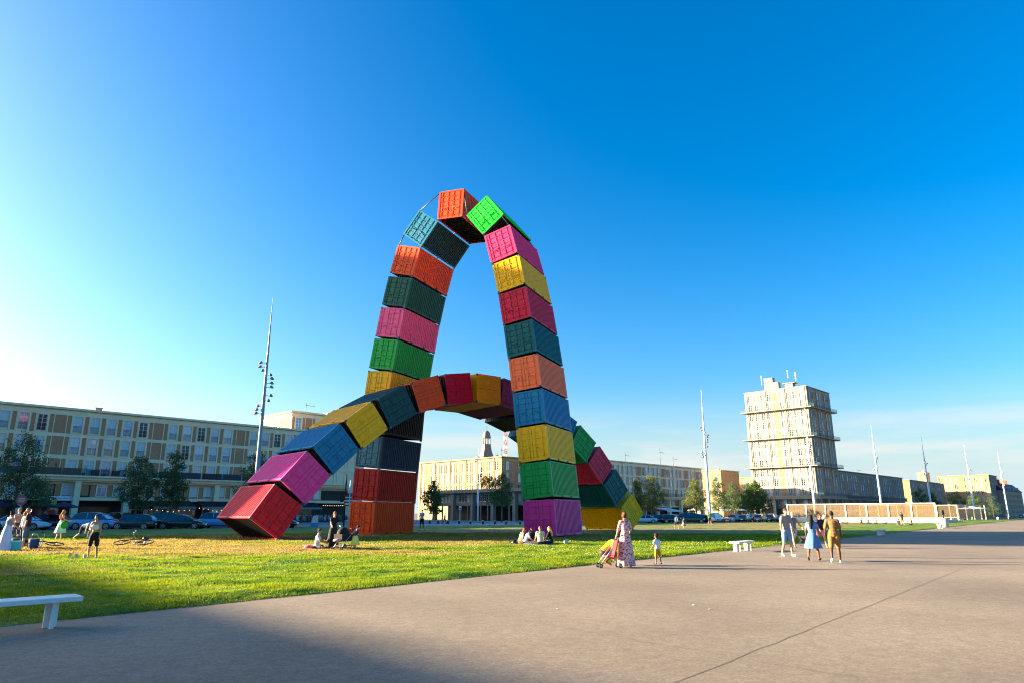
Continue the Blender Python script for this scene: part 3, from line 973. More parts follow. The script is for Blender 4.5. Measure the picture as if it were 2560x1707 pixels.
for k, x in enumerate((35., 37.9)):
    tag(MB().box(-.5, .5, -.3, .3, 0, .8).box(-.55, .55, -.34, .34, .801, .88).build('storage_box', M_RAIL, loc=lbp(x, -.9, 7.36), rz=RZ),
        'dark storage box on the balcony, %s of two' % ('left' if k == 0 else 'right'), 'box', 'storage boxes on the balcony')
# set-back storey behind the long block, its end wall in sun
PB = thing('apartment_building', 'taller building set back behind the long block, narrow end in golden sun', 'apartment building', st(67.8, -131), RZ)
core(PB, 8, 14.5, 22.2, M_CONC)
facade(PB, 'left', 8, 14.5, 22.2, [(18.75, 2.45)], 6, (0, 1, 4, 5), conc=M_CONC, brick=M_BRICK_Y, lvl=1, seed=3, z0=16)
facade(PB, 'front', 8, 14.5, 22.2, [(18.75, 2.45)], 3, (1,), conc=M_CONC, lvl=1, seed=8, z0=16)
WB = thing('apartment_building', 'deep wing of the left block behind the tall arch leg, shading the colonnade', 'apartment building', st(76.4, -131.5), RZ)
core(WB, 10, 70, 22.6, M_CONC)
facade(WB, 'front', 10, 70, 22.6, [(18.9, 2.45), (15.6, 2.45)], 4, (), conc=M_CONC, seed=9, z0=13)
# building across the forecourt: sunlit upper storeys over a long low colonnade
CB = thing('apartment_building', 'cream building behind the forecourt with sunlit upper windows above a colonnade', 'apartment building', st(134, -135.8), RZ)
core(CB, 26, 37, 16.9, M_CONC_Y)
facade(CB, 'left', 26, 37, 16.9, [(13.5, 2.45), (10.3, 2.45), (7.2, 2.35)], 15, (1, 12), conc=M_CONC_Y, brick=M_BRICK_Y, seed=12, light=True, pil=(0, 3, 6, 9, 11, 14))
facade(CB, 'front', 26, 37, 16.9, [(13.5, 2.45), (10.3, 2.45), (7.2, 2.35)], 10, (1, 3, 6, 8), conc=M_CONC_Y, seed=13)
CO = thing('colonnade_building', 'low grey colonnade with dark openings and a flat roof, behind the row of bollards', 'building', st(112, -97), RZ)
def colonnade():
    D = 42.5; F = Face(CO, 'left', 22, D)
    g = MB(); g.box(-.9, D + .9, -1.2, 21, 6.5, 6.95); g.box(-.5, D + .5, -.6, 20.5, 6.951, 7.3)
    F.wall(g, 'roof', M_CONC_G)
    g = MB(); g.box(0, D, .35, .55, 3.65, 4.25); g.box(0, D, .35, .55, 6.1, 6.5); g.box(0, D, .3, .36, 4.25, 4.4); g.box(0, D, .36, 20, 3.5, 3.649)
    F.wall(g, 'beam', M_CONC_G)
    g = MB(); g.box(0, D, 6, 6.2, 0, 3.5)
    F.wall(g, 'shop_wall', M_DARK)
    r = random.Random(5)
    for k in range(7):
        a = D - 40.2 + 7.08 * k - 3.5 + 3.3
        g = MB(); g.box(-.45, .45, -.5, .45, .004, 6.498); F.put('column', g.mesh('column', M_CONC_G), a, 0)
        for j in range(5):
            c = a + .95 + j * 1.3
            if k == 6: break
            w = F.put('window', WIN[1.65]['window'], c, 4.42, m=[M_CONC_G, M_SASH], out=.45); link('pane', WIN[1.65]['pane'], w, m=PANES[3] if r.random() < .6 else PANES[0])
        for j in (2.3, 4.7):
            if k < 6: 
                g = MB(); g.box(-.14, .14, .36, .6, .004, 3.648); F.put('post', g.mesh('post', M_CONC_G), a + j, 0)
colonnade()
# right block, same type as the left one
RB = thing('apartment_block', 'long shaded block right of the arches, with red and white awnings at its foot', 'apartment block', st(150.9, -122), RZ)
core(RB, 29 * SLOT, 12, 16.75, M_CONC, z0=6.5)
facade(RB, 'front', 29 * SLOT, 12, 16.75, [(13.3, 2.45), (10.1, 2.45), (6.98, 2.35)], 29, (0, 6, 12, 18, 24, 27), a0=0, seed=21, z0=6.9, vis=(4, 80), pil=(3, 9, 15, 21, 26))
shopfront(RB, 29 * SLOT, [3.54 + 7.08 * k for k in range(10)], z1=6.0, seed=9)
balcony_panels(RB, 20, 68, 7.08, [None], z=6.93, seed=2)
# brown building with blank panelled side, and a low one behind it
BB = thing('brick_building', 'ochre building with a blank panelled wall left of the tall tower', 'building', st(262, -137), RZ)
core(BB, 16, 14, 18.8, M_CONC_Y)
facade(BB, 'left', 16, 14, 18.8, [(15.3, 2.45), (12, 2.45), (8.7, 2.35)], 5, (0, 2, 3), conc=M_CONC_Y, brick=M_BRICK_Y, seed=5)
facade(BB, 'front', 16, 14, 18.8, [(15.3, 2.45), (12, 2.45), (8.7, 2.35)], 6, range(6), conc=M_BRICK_Y, brick=M_BRICK_Y, seed=5)
YB = thing('apartment_building', 'small sunlit cream building glimpsed just left of the tower', 'apartment building', st(298, -140), RZ)
core(YB, 14, 26, 17.3, M_CONC_Y)
facade(YB, 'left', 14, 26, 17.3, [(13.8, 2.45), (10.5, 2.45), (7.3, 2.35)], 10, (3, 7), conc=M_CONC_Y, brick=M_BRICK_Y, seed=6)
# tower
def balcony_ring(B, L, D, z, m, first):
    o = 1.55
    g = MB(); g.box(-o, L + o, -o, .14, z - .28, z); g.box(-o, .139, .141, D + o, z - .281, z - .001); g.box(.14, L + o, D, D + o, z - .28, z)
    s = g.build('balcony', m, B)
    g = MB(); h = 1.0
    for x0, x1, y0, y1 in ((-o, L + o, -o, -o), (-o, -o, -o, D + o), (L + o, L + o, -o, 0.), (-o, .0, D + o, D + o)):
        n = max(1, int(max(abs(x1 - x0), abs(y1 - y0)) / .3))
        for zz in (h, .5, .12): g.obox(((x0 + x1) / 2, (y0 + y1) / 2, z + zz), (max(.02, (x1 - x0) / 2), 0, 0), (0, max(.02, (y1 - y0) / 2), 0), (0, 0, .022))
        for i in range(n + 1):
            g.obox((x0 + (x1 - x0) * i / n, y0 + (y1 - y0) * i / n, z + h / 2), (.016, 0, 0), (0, .016, 0), (0, 0, h / 2))
    g.build('railing', mat('rail_teal', '#3c5f68', .6), s)
    return s
TW = thing('apartment_tower', 'tall cream concrete tower with wraparound balconies, left face in sun', 'tower block', st(238.4, -90), RZ)
TL_, TD_, TH_ = 21.6, 22.8, 44.9
core(TW, TL_, TD_, TH_, M_CONC_T, over=.15, z0=7.)
MB().box(.62, TL_, .62, TD_, 0, 6.99).build('base_wall', M_CONC_G, TW)
TR = [(7.68 + 3.35 * k, 2.45) for k in range(11)]
facade(TW, 'left', TL_, TD_, TH_, TR, 9, (4,), conc=M_CONC_T, brick=M_BRICK_Y, narrow=M_CONC_T, seed=31, pil=(0, 3, 6, 9), z0=6.9, light=True)
facade(TW, 'front', TL_, TD_, TH_, TR, 8, (2, 5), conc=M_CONC_T, narrow=M_CONC_T, seed=32, pil=(0, 3, 6), z0=6.9)
for k, z in enumerate((17.6, 27.65, 37.7)): balcony_ring(TW, TL_, TD_, z, M_CONC_T, k == 0)
balcony_ring(TW, TL_, TD_, 7.5, M_CONC_T, False)
g = MB(); g.box(-1.2, TL_ + 3, -1.2, .14, 6.5, 7.2); g.box(-1.2, .139, .141, TD_ + 1, 6.5, 7.2); g.build('cornice', M_CONC_T, TW)
F = Face(TW, 'left', TL_, TD_)
g = MB(); g.box(0, TD_, .5, .6, 4.2, 6.5); F.wall(g, 'mezzanine_wall', M_CONC_G)
for k in range(4):
    for FF, ln in ((F, TD_), (Face(TW, 'front', TL_, TD_), TL_)):
        g = MB(); g.box(-.5, .5, -.7, .5, .1, 6.498); FF.put('column', g.mesh('column', M_CONC_G), .8 + k * (ln - 1.6) / 3, 0)
        if k < 3:
            for j in range(3):
                a = .8 + (k + (j + .5) / 3) * (ln - 1.6) / 3
                w = FF.put('window', WIN[1.65]['window'], a, 4.5, m=[M_CONC_G, M_SASH], out=.3); link('pane', WIN[1.65]['pane'], w, m=PANES[3] if j != 1 else PANES[0])
            g = MB(); w_ = (ln - 1.6) / 3 - 1.4
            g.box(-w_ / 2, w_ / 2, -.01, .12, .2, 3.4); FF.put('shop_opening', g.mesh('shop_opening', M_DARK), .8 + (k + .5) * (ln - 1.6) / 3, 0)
# things on the tower roof
def twp(x, y, z): return st(238.4 + x, -90 - y, z)
t = thing('chimney_stack', 'concrete chimney stack on the tower roof', 'chimney', twp(1.5, 13.5, TH_ + .36), RZ)
MB().box(-1, 1, -1.6, 1.6, 0, 4.2).build('stack', M_CONC_G, t)
MB().box(-1.1, 1.1, -1.7, 1.7, 4.201, 4.4).build('cap', M_CONC_G, t)
MB().box(-1, 1, -3.6, -1.61, 0, 2.6).build('lift_house', M_CONC_G, t)
t = thing('roof_hut', 'low hut with overhanging slab on the tower roof', 'hut', twp(1.8, 6.2, TH_ + .36), RZ)
MB().box(-1.2, 1.2, -1.4, 1.4, 0, 1.5).build('wall', M_CONC_G, t); MB().box(-1.5, 1.5, -2.2, 2.2, 1.501, 1.75).build('roof', M_CONC_G, t)
def antenna(p, h, label, n=2, w=.24):
    t = thing('mobile_antenna', label, 'antenna', p, RZ, 'mobile phone antennas on the tower roof')
    MB().tube([(0, 0, 0), (0, 0, h)], .07, 6).build('mast', M_ROD, t)
    for k in range(n):
        a = 2 * pi * k / n + .5
        MB().box(-w / 2, w / 2, -.1, .1, 0, h * .62).build('antenna_panel', M_SASH, t, loc=(cos(a) * .35, sin(a) * .35, h * .4), rz=a + pi / 2)
antenna(twp(.6, 16, TH_ + .36), 5.6, 'white panel antenna beside the chimney stack on the tower')
antenna(twp(.9, 6.3, TH_ + 2.1), 4.6, 'white panel antenna standing on the roof hut of the tower')
antenna(twp(.9, 3.6, TH_ + .36), 5.2, 'white panel antenna nearest the corner of the tower roof')
# low blocks to the right of the tower
def low_block(s, t, L, D, H, label, seed, rows=3, **k):
    B = thing('apartment_block', label, 'apartment block', st(s, t), RZ)
    core(B, L, D, H, M_CONC_G)
    rr = [(H - 3.45 - 3.25 * i, 2.45 if i < 2 else 2.35) for i in range(rows)]
    facade(B, 'front', L, D, H, rr, int(L / SLOT), [i for i in range(40) if i % 6 == 5], conc=M_CONC_G, seed=seed, z0=H - 10.2)
    return B
B1 = low_block(260.3, -92.5, 86, 12, 17., 'long grey shaded block starting at the right side of the tower', 41)
g = MB(); g.box(0, 86, -1.4, .14, 6.6, 6.9); g.build('balcony_slab', M_CONC_G, B1)
balcony_panels(B1, 8, 84, 9.5, [RP[3], RP[4]], z=6.95, h=1.3, y=-1.35, seed=3)
for k in range(12): MB().box(-.4, .4, -.6, .14, .1, 6.598).build('column', M_CONC_G, B1, loc=(2 + 7.4 * k, 0, 0))
B2 = low_block(367.4, -95.2, 64, 18, 17., 'grey block with a bright yellow sunlit end wall, further right', 42)
facade(B2, 'left', 64, 18, 17., [(13.5, 2.45), (10.2, 2.45), (7., 2.35)], 7, range(7), conc=M_CONC_Y, brick=M_BRICK_Y, seed=7)
B3 = thing('apartment_building', 'sunlit building with five storeys at the far right end of the row', 'apartment building', st(442.5, -76.3), RZ)
core(B3, 21, 24, 21.6, M_CONC_Y)
facade(B3, 'left', 21, 24, 21.6, [(18.1, 2.45), (14.5, 2.45), (11.2, 2.45), (7.9, 2.35)], 10, (4,), conc=M_CONC_Y, brick=M_BRICK_Y, narrow=M_CONC_Y, light=True, seed=44, pil=(0, 10))
facade(B3, 'front', 21, 24, 21.6, [(18.1, 2.45), (14.5, 2.45), (11.2, 2.45), (7.9, 2.35)], 8, (2, 5), conc=M_CONC_G, seed=45)
t = thing('stair_tower', 'plain sunlit stair tower rising behind the far right blocks', 'tower', st(446, -106), RZ)
MB().box(0, 5, 0, 5, 0, 24).build('wall', M_CONC_Y, t); MB().box(-.2, 5.2, -.2, 5.2, 24.001, 24.4).build('roof', M_CONC_G, t); MB().box(2, 3, 2, 3, 24.401, 25.6).build('vent', M_CONC_G, t)
# old house with slate roof at the right edge
OH = thing('old_house', 'old stone house with blue slate roof and brick chimneys at the right edge', 'house', (268, 378, 0), RZ)
MB().box(0, 60, .14, 12, 0, 14).build('wall', M_CONC_G, OH)
MB().box(-.1, 60.1, -.02, .139, 0, 14.).build('facade', mat('old_stone', '#a98d72', .9, vary=.2, scale=.7), OH)
MB().add([(-.4, -.5, 14), (60.4, -.5, 14), (60.4, 12.5, 14), (-.4, 12.5, 14), (1.5, 4, 18.6), (60.4, 4, 18.6), (60.4, 8.5, 18.6), (1.5, 8.5, 18.6)],
         [(0, 1, 5, 4), (3, 7, 6, 2), (0, 4, 7, 3), (1, 2, 6, 5), (4, 5, 6, 7), (0, 3, 2, 1)]).build('roof', mat('slate', '#25304e', .6, vary=.25, scale=2), OH)
_lb = MB().box(-.11, -.09, 0, 12, 0, 14).build('side_wall', M_CONC_T, OH)
for x, w in ((9, 1.3), (17, 1.3), (30, 1.3)):
    MB().box(x, x + 1.5, 2, 4.4, 14, 20).box(x + .2, x + .5, 2.3, 2.6, 20.001, 20.8).box(x + .8, x + 1.1, 3.3, 3.6, 20.001, 20.8).build('chimney', mat('red_brick', '#a8502a', .9, vary=.25, scale=4), OH)
for x in range(3, 58, 4):
    for z in (1.6, 4.6, 7.6, 10.6):
        w = link('window', WIN[1.65]['window'], OH, loc=(x, -.06, z), m=[M_CONC_T, M_SASH]); link('pane', WIN[1.65]['pane'], w, m=PANES[3])
    if x % 8 == 3: MB().prism([(x - .9, 14), (x + .9, 14), (x + .9, 15.6), (x, 16.6), (x - .9, 15.6)], .0, 2.2).build('dormer', M_CONC_T, OH)
# buildings outside the frame to the left: their long shadows reach the lawn and the arches
T2 = thing('apartment_tower', 'twin tower standing out of sight to the left, throwing its shadow on the arches', 'tower block', st(-27, -107), RZ)
core(T2, 22, 23, 40.3, M_CONC_T)
for z in (7.5, 17.6, 27.6): 
    g = MB(); g.box(-1.5, 23.5, -1.5, 0, z - .28, z); g.box(-1.5, 0, .001, 24.5, z - .28, z); g.build('balcony', M_CONC_T, T2)
B0 = thing('apartment_block', 'low block out of sight to the left, throwing its shadow on the foreground', 'apartment block', st(-58.4, -14), RZ)
core(B0, 16, 84.5, 17.4, M_CONC)

# clock turret with lantern and dome beyond the roofs
M_SLATE = mat('turret_slate', '#70665a', .55, vary=.2, scale=3); M_STONE = mat('turret_stone', '#b29a78', .8, vary=.15)
TU = thing('dome_turret', 'slate turret with open lantern, small dome and weather vane above the centre roof', 'turret', (-12.3, 329.8, 0))
def ngon(r, z, n=8, ph=pi / 8): return [(r * cos(2 * pi * k / n + ph), r * sin(2 * pi * k / n + ph), z) for k in range(n)]
def frus(g, prof, n=8, mi=0):
    vs = [p for r, z in prof for p in ngon(r, z, n)]
    g.add(vs, [(i * n + k, i * n + (k + 1) % n, (i + 1) * n + (k + 1) % n, (i + 1) * n + k) for i in range(len(prof) - 1) for k in range(n)], mi)
g = MB(); frus(g, [(4.2, 0), (4.2, 25.)]); g.build('body', M_STONE, TU)
g = MB(); frus(g, [(4.6, 25), (3.9, 27.7), (2.7, 31), (2.2, 33.6), (2.3, 33.8), (2.3, 34.1), (0, 34.1)]); g.build('spire', M_SLATE, TU)
for k in range(8):
    a = 2 * pi * k / 8 + pi / 8; MB().tube([(1.75 * cos(a), 1.75 * sin(a), 34.1), (1.75 * cos(a), 1.75 * sin(a), 37.2)], .24, 6).build('column', M_STONE, TU)
g = MB(); frus(g, [(2.1, 37.2), (2.2, 37.6), (2.05, 37.9), (1.9, 38.9), (1.5, 39.9), (.8, 40.6), (.25, 40.9), (.12, 41.4)]); g.build('dome', M_SLATE, TU)
MB().tube([(0, 0, 41.3), (0, 0, 45.5)], .07, 6).build('finial', M_RAIL, TU)
MB().box(-.9, .5, -.05, .05, 44.6, 45.5).build('weather_vane', mat('vane_red', '#c8442c', .6), TU)
t = thing('small_dome', 'small grey dome just right of the slate turret', 'dome', (-7.2, 332, 0))
MB().lathe([(2, 0), (2, 26), (2.1, 26.1), (1.95, 27.3), (1.5, 28.3), (.8, 28.9), (.1, 29.1), (.05, 30.2)], 14).build('dome', mat('lead_grey', '#8f9092', .6), t)
CR = thing('crane_mast', 'red and white lattice crane mast behind the rooftops, right of the turret', 'crane', (-3.0, 310, 0), .3)
M_CR = [mat('crane_red', '#b8503c', .6), mat('crane_white', '#c9c4bc', .6)]
for k in range(22):
    g = MB(); z = k * 2.
    for sx in (-.6, .6):
        for sy in (-.6, .6): g.tube([(sx, sy, z), (sx, sy, z + 2)], .09, 5)
    for s_ in (-.6, .6):
        q = 1 if k % 2 else -1
        g.tube([(-.6 * q, s_, z), (.6 * q, s_, z + 2)], .06, 4); g.tube([(s_, -.6 * q, z), (s_, .6 * q, z + 2)], .06, 4)
        g.tube([(-.6, s_, z), (.6, s_, z)], .06, 4); g.tube([(s_, -.6, z), (s_, .6, z)], .06, 4)
    g.build('mast_section', M_CR[k % 2], CR)
# aerials on the roofs
def aerial(p, h, label, kind=0):
    t = thing('roof_aerial', label, 'aerial', p, .5, 'television aerials on the roofs')
    MB().tube([(0, 0, 0), (0, 0, h)], .05, 5).build('pole', M_RAIL, t)
    g = MB(); g.tube([(-.2, 0, h * .8), (1.9, 0, h * .74)], .035, 4)
    for i in range(7): g.tube([(i * .28, -.4 + i * .03, h * .79 - i * .016), (i * .28, .4 - i * .03, h * .79 - i * .016)], .025, 4)
    g.build('yagi', M_RAIL, t)
aerial(st(72.5, -134, 22.4), 2.6, 'thin aerial on the sunlit building behind the long left block')
aerial(st(140, -142, 17.2), 3., 'aerial on the centre roof, left of the turret')
aerial(st(178, -125, 17.), 3., 'short aerial on the right block roof, nearest the arches')
aerial(st(198, -125, 17.), 5.8, 'tall aerial mast on the middle of the right block roof')
aerial(st(206, -125, 17.), 3.6, 'aerial on the right block roof beside the tall one')
aerial(st(300, -96, 17.3), 2., 'aerial on the grey block right of the tower')
aerial(st(448, -85, 22), 3.2, 'aerial on the sunlit building at the far right')
for i, (s_, t_, z) in enumerate(((31, -126, 17.6), (138, -150, 17.2), (284, -101, 17.3), (447, -88, 21.9), (270, -142, 19.1))):
    t = thing('chimney', ['small chimney on the long left block', 'small chimney on the centre building roof', 'yellow lit roof box on the grey block right of the tower', 'low chimney on the far right sunlit roof', 'chimney on the ochre building'][i], 'chimney', st(s_, t_, z), RZ)
    k = 3. if i == 2 else 1
    MB().box(-.5 * k, .5 * k, -.4 * k, .4 * k, 0, .8 * (1.6 if i == 2 else 1)).build('stack', M_CONC_T if i == 2 else M_CONC_G, t); MB().box(-.6 * k, .6 * k, -.5 * k, .5 * k, .81 * (1.6 if i == 2 else 1), .81 * (1.6 if i == 2 else 1) + .12).build('cap', M_CONC_G, t)
# ------------------------------------------------------------------ light masts
M_MAST = mat('mast_paint', '#c3ccd2', .4, vary=.05)
M_LAMP = mat('lamp_head_grey', '#7d898f', .4, vary=.1)
def lamp_head():
    g = MB()                                         # spotlight: domed body tapering to a beak
    g.lathe([(.02, -.55), (.16, -.42), (.30, -.15), (.33, .05), (.28, .22), (.12, .30), (.0, .31)], 10, axis='y')
    return g.mesh('lamp_head', M_LAMP)
LAMP = lamp_head()
M30 = MB().tube([(0, 0, 0), (0, 0, .25), (0, 0, .26), (0, 0, 13.6), (0, 0, 13.61), (0, 0, 21.2), (0, 0, 29.9), (0, 0, 30)], [.5, .5, .36, .29, .28, .19, .03, .01], 12).mesh('pole', M_MAST)
M_MAST_SHADED = mat('mast_paint_shaded', '#8b959b', .45, vary=.05)  # darker copy of the mast paint, shade put into the colour
def light_mast(p, label, seed):
    t = thing('light_mast', label, 'light mast', p, RNG.uniform(0, .3), 'tall tapered light masts along the street')
    o = link('pole', M30, t, m=M_MAST_SHADED if seed == 0 else None)
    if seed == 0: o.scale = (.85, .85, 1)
    for z, a in zip((20.9, 20.3, 19.7, 19.2, 18.8, 18.2, 17.7, 16.6, 16.0, 15.6, 15.2, 14.7, 14.2), (180, 200, 250, 330, 0, 5, 10, 20, 60, 120, 160, 175, 190)):
        a = radians(a + seed * 12)
        b = link('bracket', ARM, t, loc=(0, 0, z), rz=a)
        h = link('lamp_head', LAMP, b, loc=(.78, 0, .08), scale=(.62, .62, .62)); h.rotation_euler = (.45, 0, pi / 2)
ARM = MB().tube([(.2, 0, 0), (.62, 0, .02)], .04, 6).mesh('bracket', M_MAST)
for k, ((x, y), lb) in enumerate((((-32.3, 87.0), 'tapered light mast coloured grey as shade, rising behind the pink slanting container'), ((44.5, 156.8), 'white light mast in front of the ochre building, beside the man in green'),
                                  ((79.0, 181.3), 'white light mast standing in front of the tower'), ((118.7, 223.2), 'white light mast behind the big glass screen, right of the tower'),
                                  ((154.3, 255.7), 'grey shaded light mast between the two low grey blocks'), ((192.2, 289.1), 'white light mast behind the small right glass screen'),
                                  ((229.8, 322.6), 'white light mast at the right edge beside the old house'))):
    light_mast((x, y, 0), lb, k)
t = thing('street_lamp', 'slim grey lamp post with spotlights on the forecourt before the colonnade', 'street lamp', (-5.92, 120.7, 0))
MB().tube([(0, 0, 0), (0, 0, 6.8), (0, 0, 6.81), (0, 0, 13)], [.16, .13, .07, .03], 8).build('pole', M_MAST, t)
for z, a in ((10.9, 170), (10.5, 200), (9.3, 0), (8.9, 20), (8.4, 10), (8.0, -20)):
    b = link('bracket', ARM, t, loc=(0, 0, z), rz=radians(a), scale=(.5, .5, .5)); h = link('lamp_head', LAMP, b, loc=(1., 0, .1)); h.rotation_euler = (.45, 0, pi / 2)

# ------------------------------------------------------------------ glass screens round the sports pit
M_WHITE = mat('white_steel', '#b2afa6', .45, vary=.06)
def glass_mat():
    m = bpy.data.materials.new('tinted_pane'); m.use_nodes = True; nt = m.node_tree; b = nt.nodes['Principled BSDF']
    b.inputs['Base Color'].default_value = (.17, .128, .08, 1); b.inputs['Roughness'].default_value = .25; b.inputs['Specular IOR Level'].default_value = .6
    n = nt.nodes.new('ShaderNodeTexNoise'); n.inputs['Scale'].default_value = 1.2; n.inputs['Detail'].default_value = 6
    tc = nt.nodes.new('ShaderNodeTexCoord'); nt.links.new(tc.outputs['Object'], n.inputs['Vector'])
    mr = nt.nodes.new('ShaderNodeMapRange'); mr.inputs[1].default_value = .3; mr.inputs[2].default_value = .7; mr.inputs[3].default_value = .34; mr.inputs[4].default_value = .62
    nt.links.new(n.outputs['Fac'], mr.inputs[0])
    tr = nt.nodes.new('ShaderNodeBsdfTransparent'); tr.inputs[0].default_value = (.9, .82, .68, 1)
    ms = nt.nodes.new('ShaderNodeMixShader')
    nt.links.new(mr.outputs[0], ms.inputs[0]); nt.links.new(tr.outputs[0], ms.inputs[1]); nt.links.new(b.outputs[0], ms.inputs[2])
    nt.links.new(ms.outputs[0], nt.nodes['Material Output'].inputs['Surface'])
    return m
M_PANE = glass_mat()
def screen(a, b, n, h, z0, label):
    a, b = Vector((*a, 0)), Vector((*b, 0)); d = b - a; L = d.length
    t = thing('glass_screen', label, 'glass screen', a, math.atan2(d.y, d.x), 'tinted glass screens in white frames')
    w = L / n
    for i in range(n + 1): MB().box(-.13, .13, -.13, .13, 0, h).build('post', M_WHITE, t, loc=(i * w, 0, 0))
    for z in (z0, h): MB().box(-.13, L + .13, -.1, .1, z, z + .18).build('rail', M_WHITE, t)
    for i in range(n): MB().box(.14, w - .14, -.02, .02, z0 + .19, h - .01).build('pane', M_PANE, t, loc=(i * w, 0, 0))
screen((58.4, 147.3), (77.0, 126.5), 7, 3.42, .75, 'long brownish glass screen in a white frame behind the walkers')
screen((92.0, 184.0), (110.0, 172.0), 5, 3.6, .6, 'lower glass screen seen through the long front one')
screen((117., 186.), (140.3, 208.3), 4, 3.9, .3, 'glass screen at the right end, behind the crowd on the grass')
g = MB()
d = Vector((77.0, 126.5, 0)) - Vector((58.4, 147.3, 0)); 
t = thing('low_wall', 'long low white wall below the glass screen, people sitting before it', 'low wall', (57.6, 145.6, 0), math.atan2(d.y, d.x))
MB().box(-1, d.length + .5, -.35, .35, 0, .78).build('wall', M_WHITE, t); MB().box(-1, d.length + .7, -.9, -.351, 0, .42).build('step', M_WHITE, t)
t = thing('low_wall', 'short white step at the right end of the glass screens', 'low wall', (80.3, 133.5, 0), .72)
MB().box(0, 14, -.4, .4, 0, .45).build('wall', M_WHITE, t); MB().box(2, 14, -1.2, -.401, 0, .2).build('step', M_WHITE, t)

# ------------------------------------------------------------------ benches, bin
def bench(p, rz, L, label, gr='white slab benches along the promenade edge', legs=None):
    t = thing('bench', label, 'bench', p, rz, gr)
    g = MB(); h = .45
    g.box(-L / 2, L / 2, -.25, .25, h - .075, h); o = g.build('seat', M_BENCH, t)
    bv = o.modifiers.new('bevel', 'BEVEL'); bv.width = .012; bv.segments = 2
    for x in legs or (-L / 2 + .35, L / 2 - .35):
        g = MB(); g.box(-.025, .025, -.17, .17, .0, h - .076); g.box(-.09, .09, -.03, .03, .0, h - .077); g.box(-.03, .03, -.18, .18, -.004, .012)
        l = g.build('leg', M_BENCH, t, loc=(x, 0, 0))
        for q in (-.11, .11): MB().tube([(.026, q, .05), (.034, q, .05)], .012, 6).build('bolt', M_RUST, l)
    return t
def bench_mat():
    m = mat('bench_white', '#d5d3cc', .5, vary=.12, scale=6, bump=.1, bscale=40)
    return m
M_BENCH = bench_mat(); M_RUST = mat('rust', '#7a4a28', .8)
_ba = math.atan2(.774, .633)
bench((-8.0, 10.53, 0), .764, 2.9, 'nearest white bench, cut off by the left edge of the picture', legs=(-1.09, 1.09))
bench((10.88, 33.28, 0), .874, 1.9, 'white bench right of the toddler, beside the lawn edge', legs=(-.64, .64))
bench((29.9, 56.8, 0), .9, 1.9, 'shaded white bench right of the walking couple')
bench((50.4, 82.4, 0), .9, 1.9, 'small far bench beside the white litter bin')
t = thing('litter_bin', 'white cylindrical litter bin with a dark opening beside the far bench', 'litter bin', (54.5, 88.1, 0))
MB().lathe([(.0, .0), (.42, 0), (.46, .05), (.46, 1.05), (.40, 1.1), (0, 1.12)], 18).build('body', M_WHITE, t)
MB().tube([(0, 0, 1.1), (0, 0, 1.7)], .09, 8).build('post', M_RAIL, t); MB().box(-.14, .14, -.05, .05, 1.5, 2.1).build('plate', M_RAIL, t)

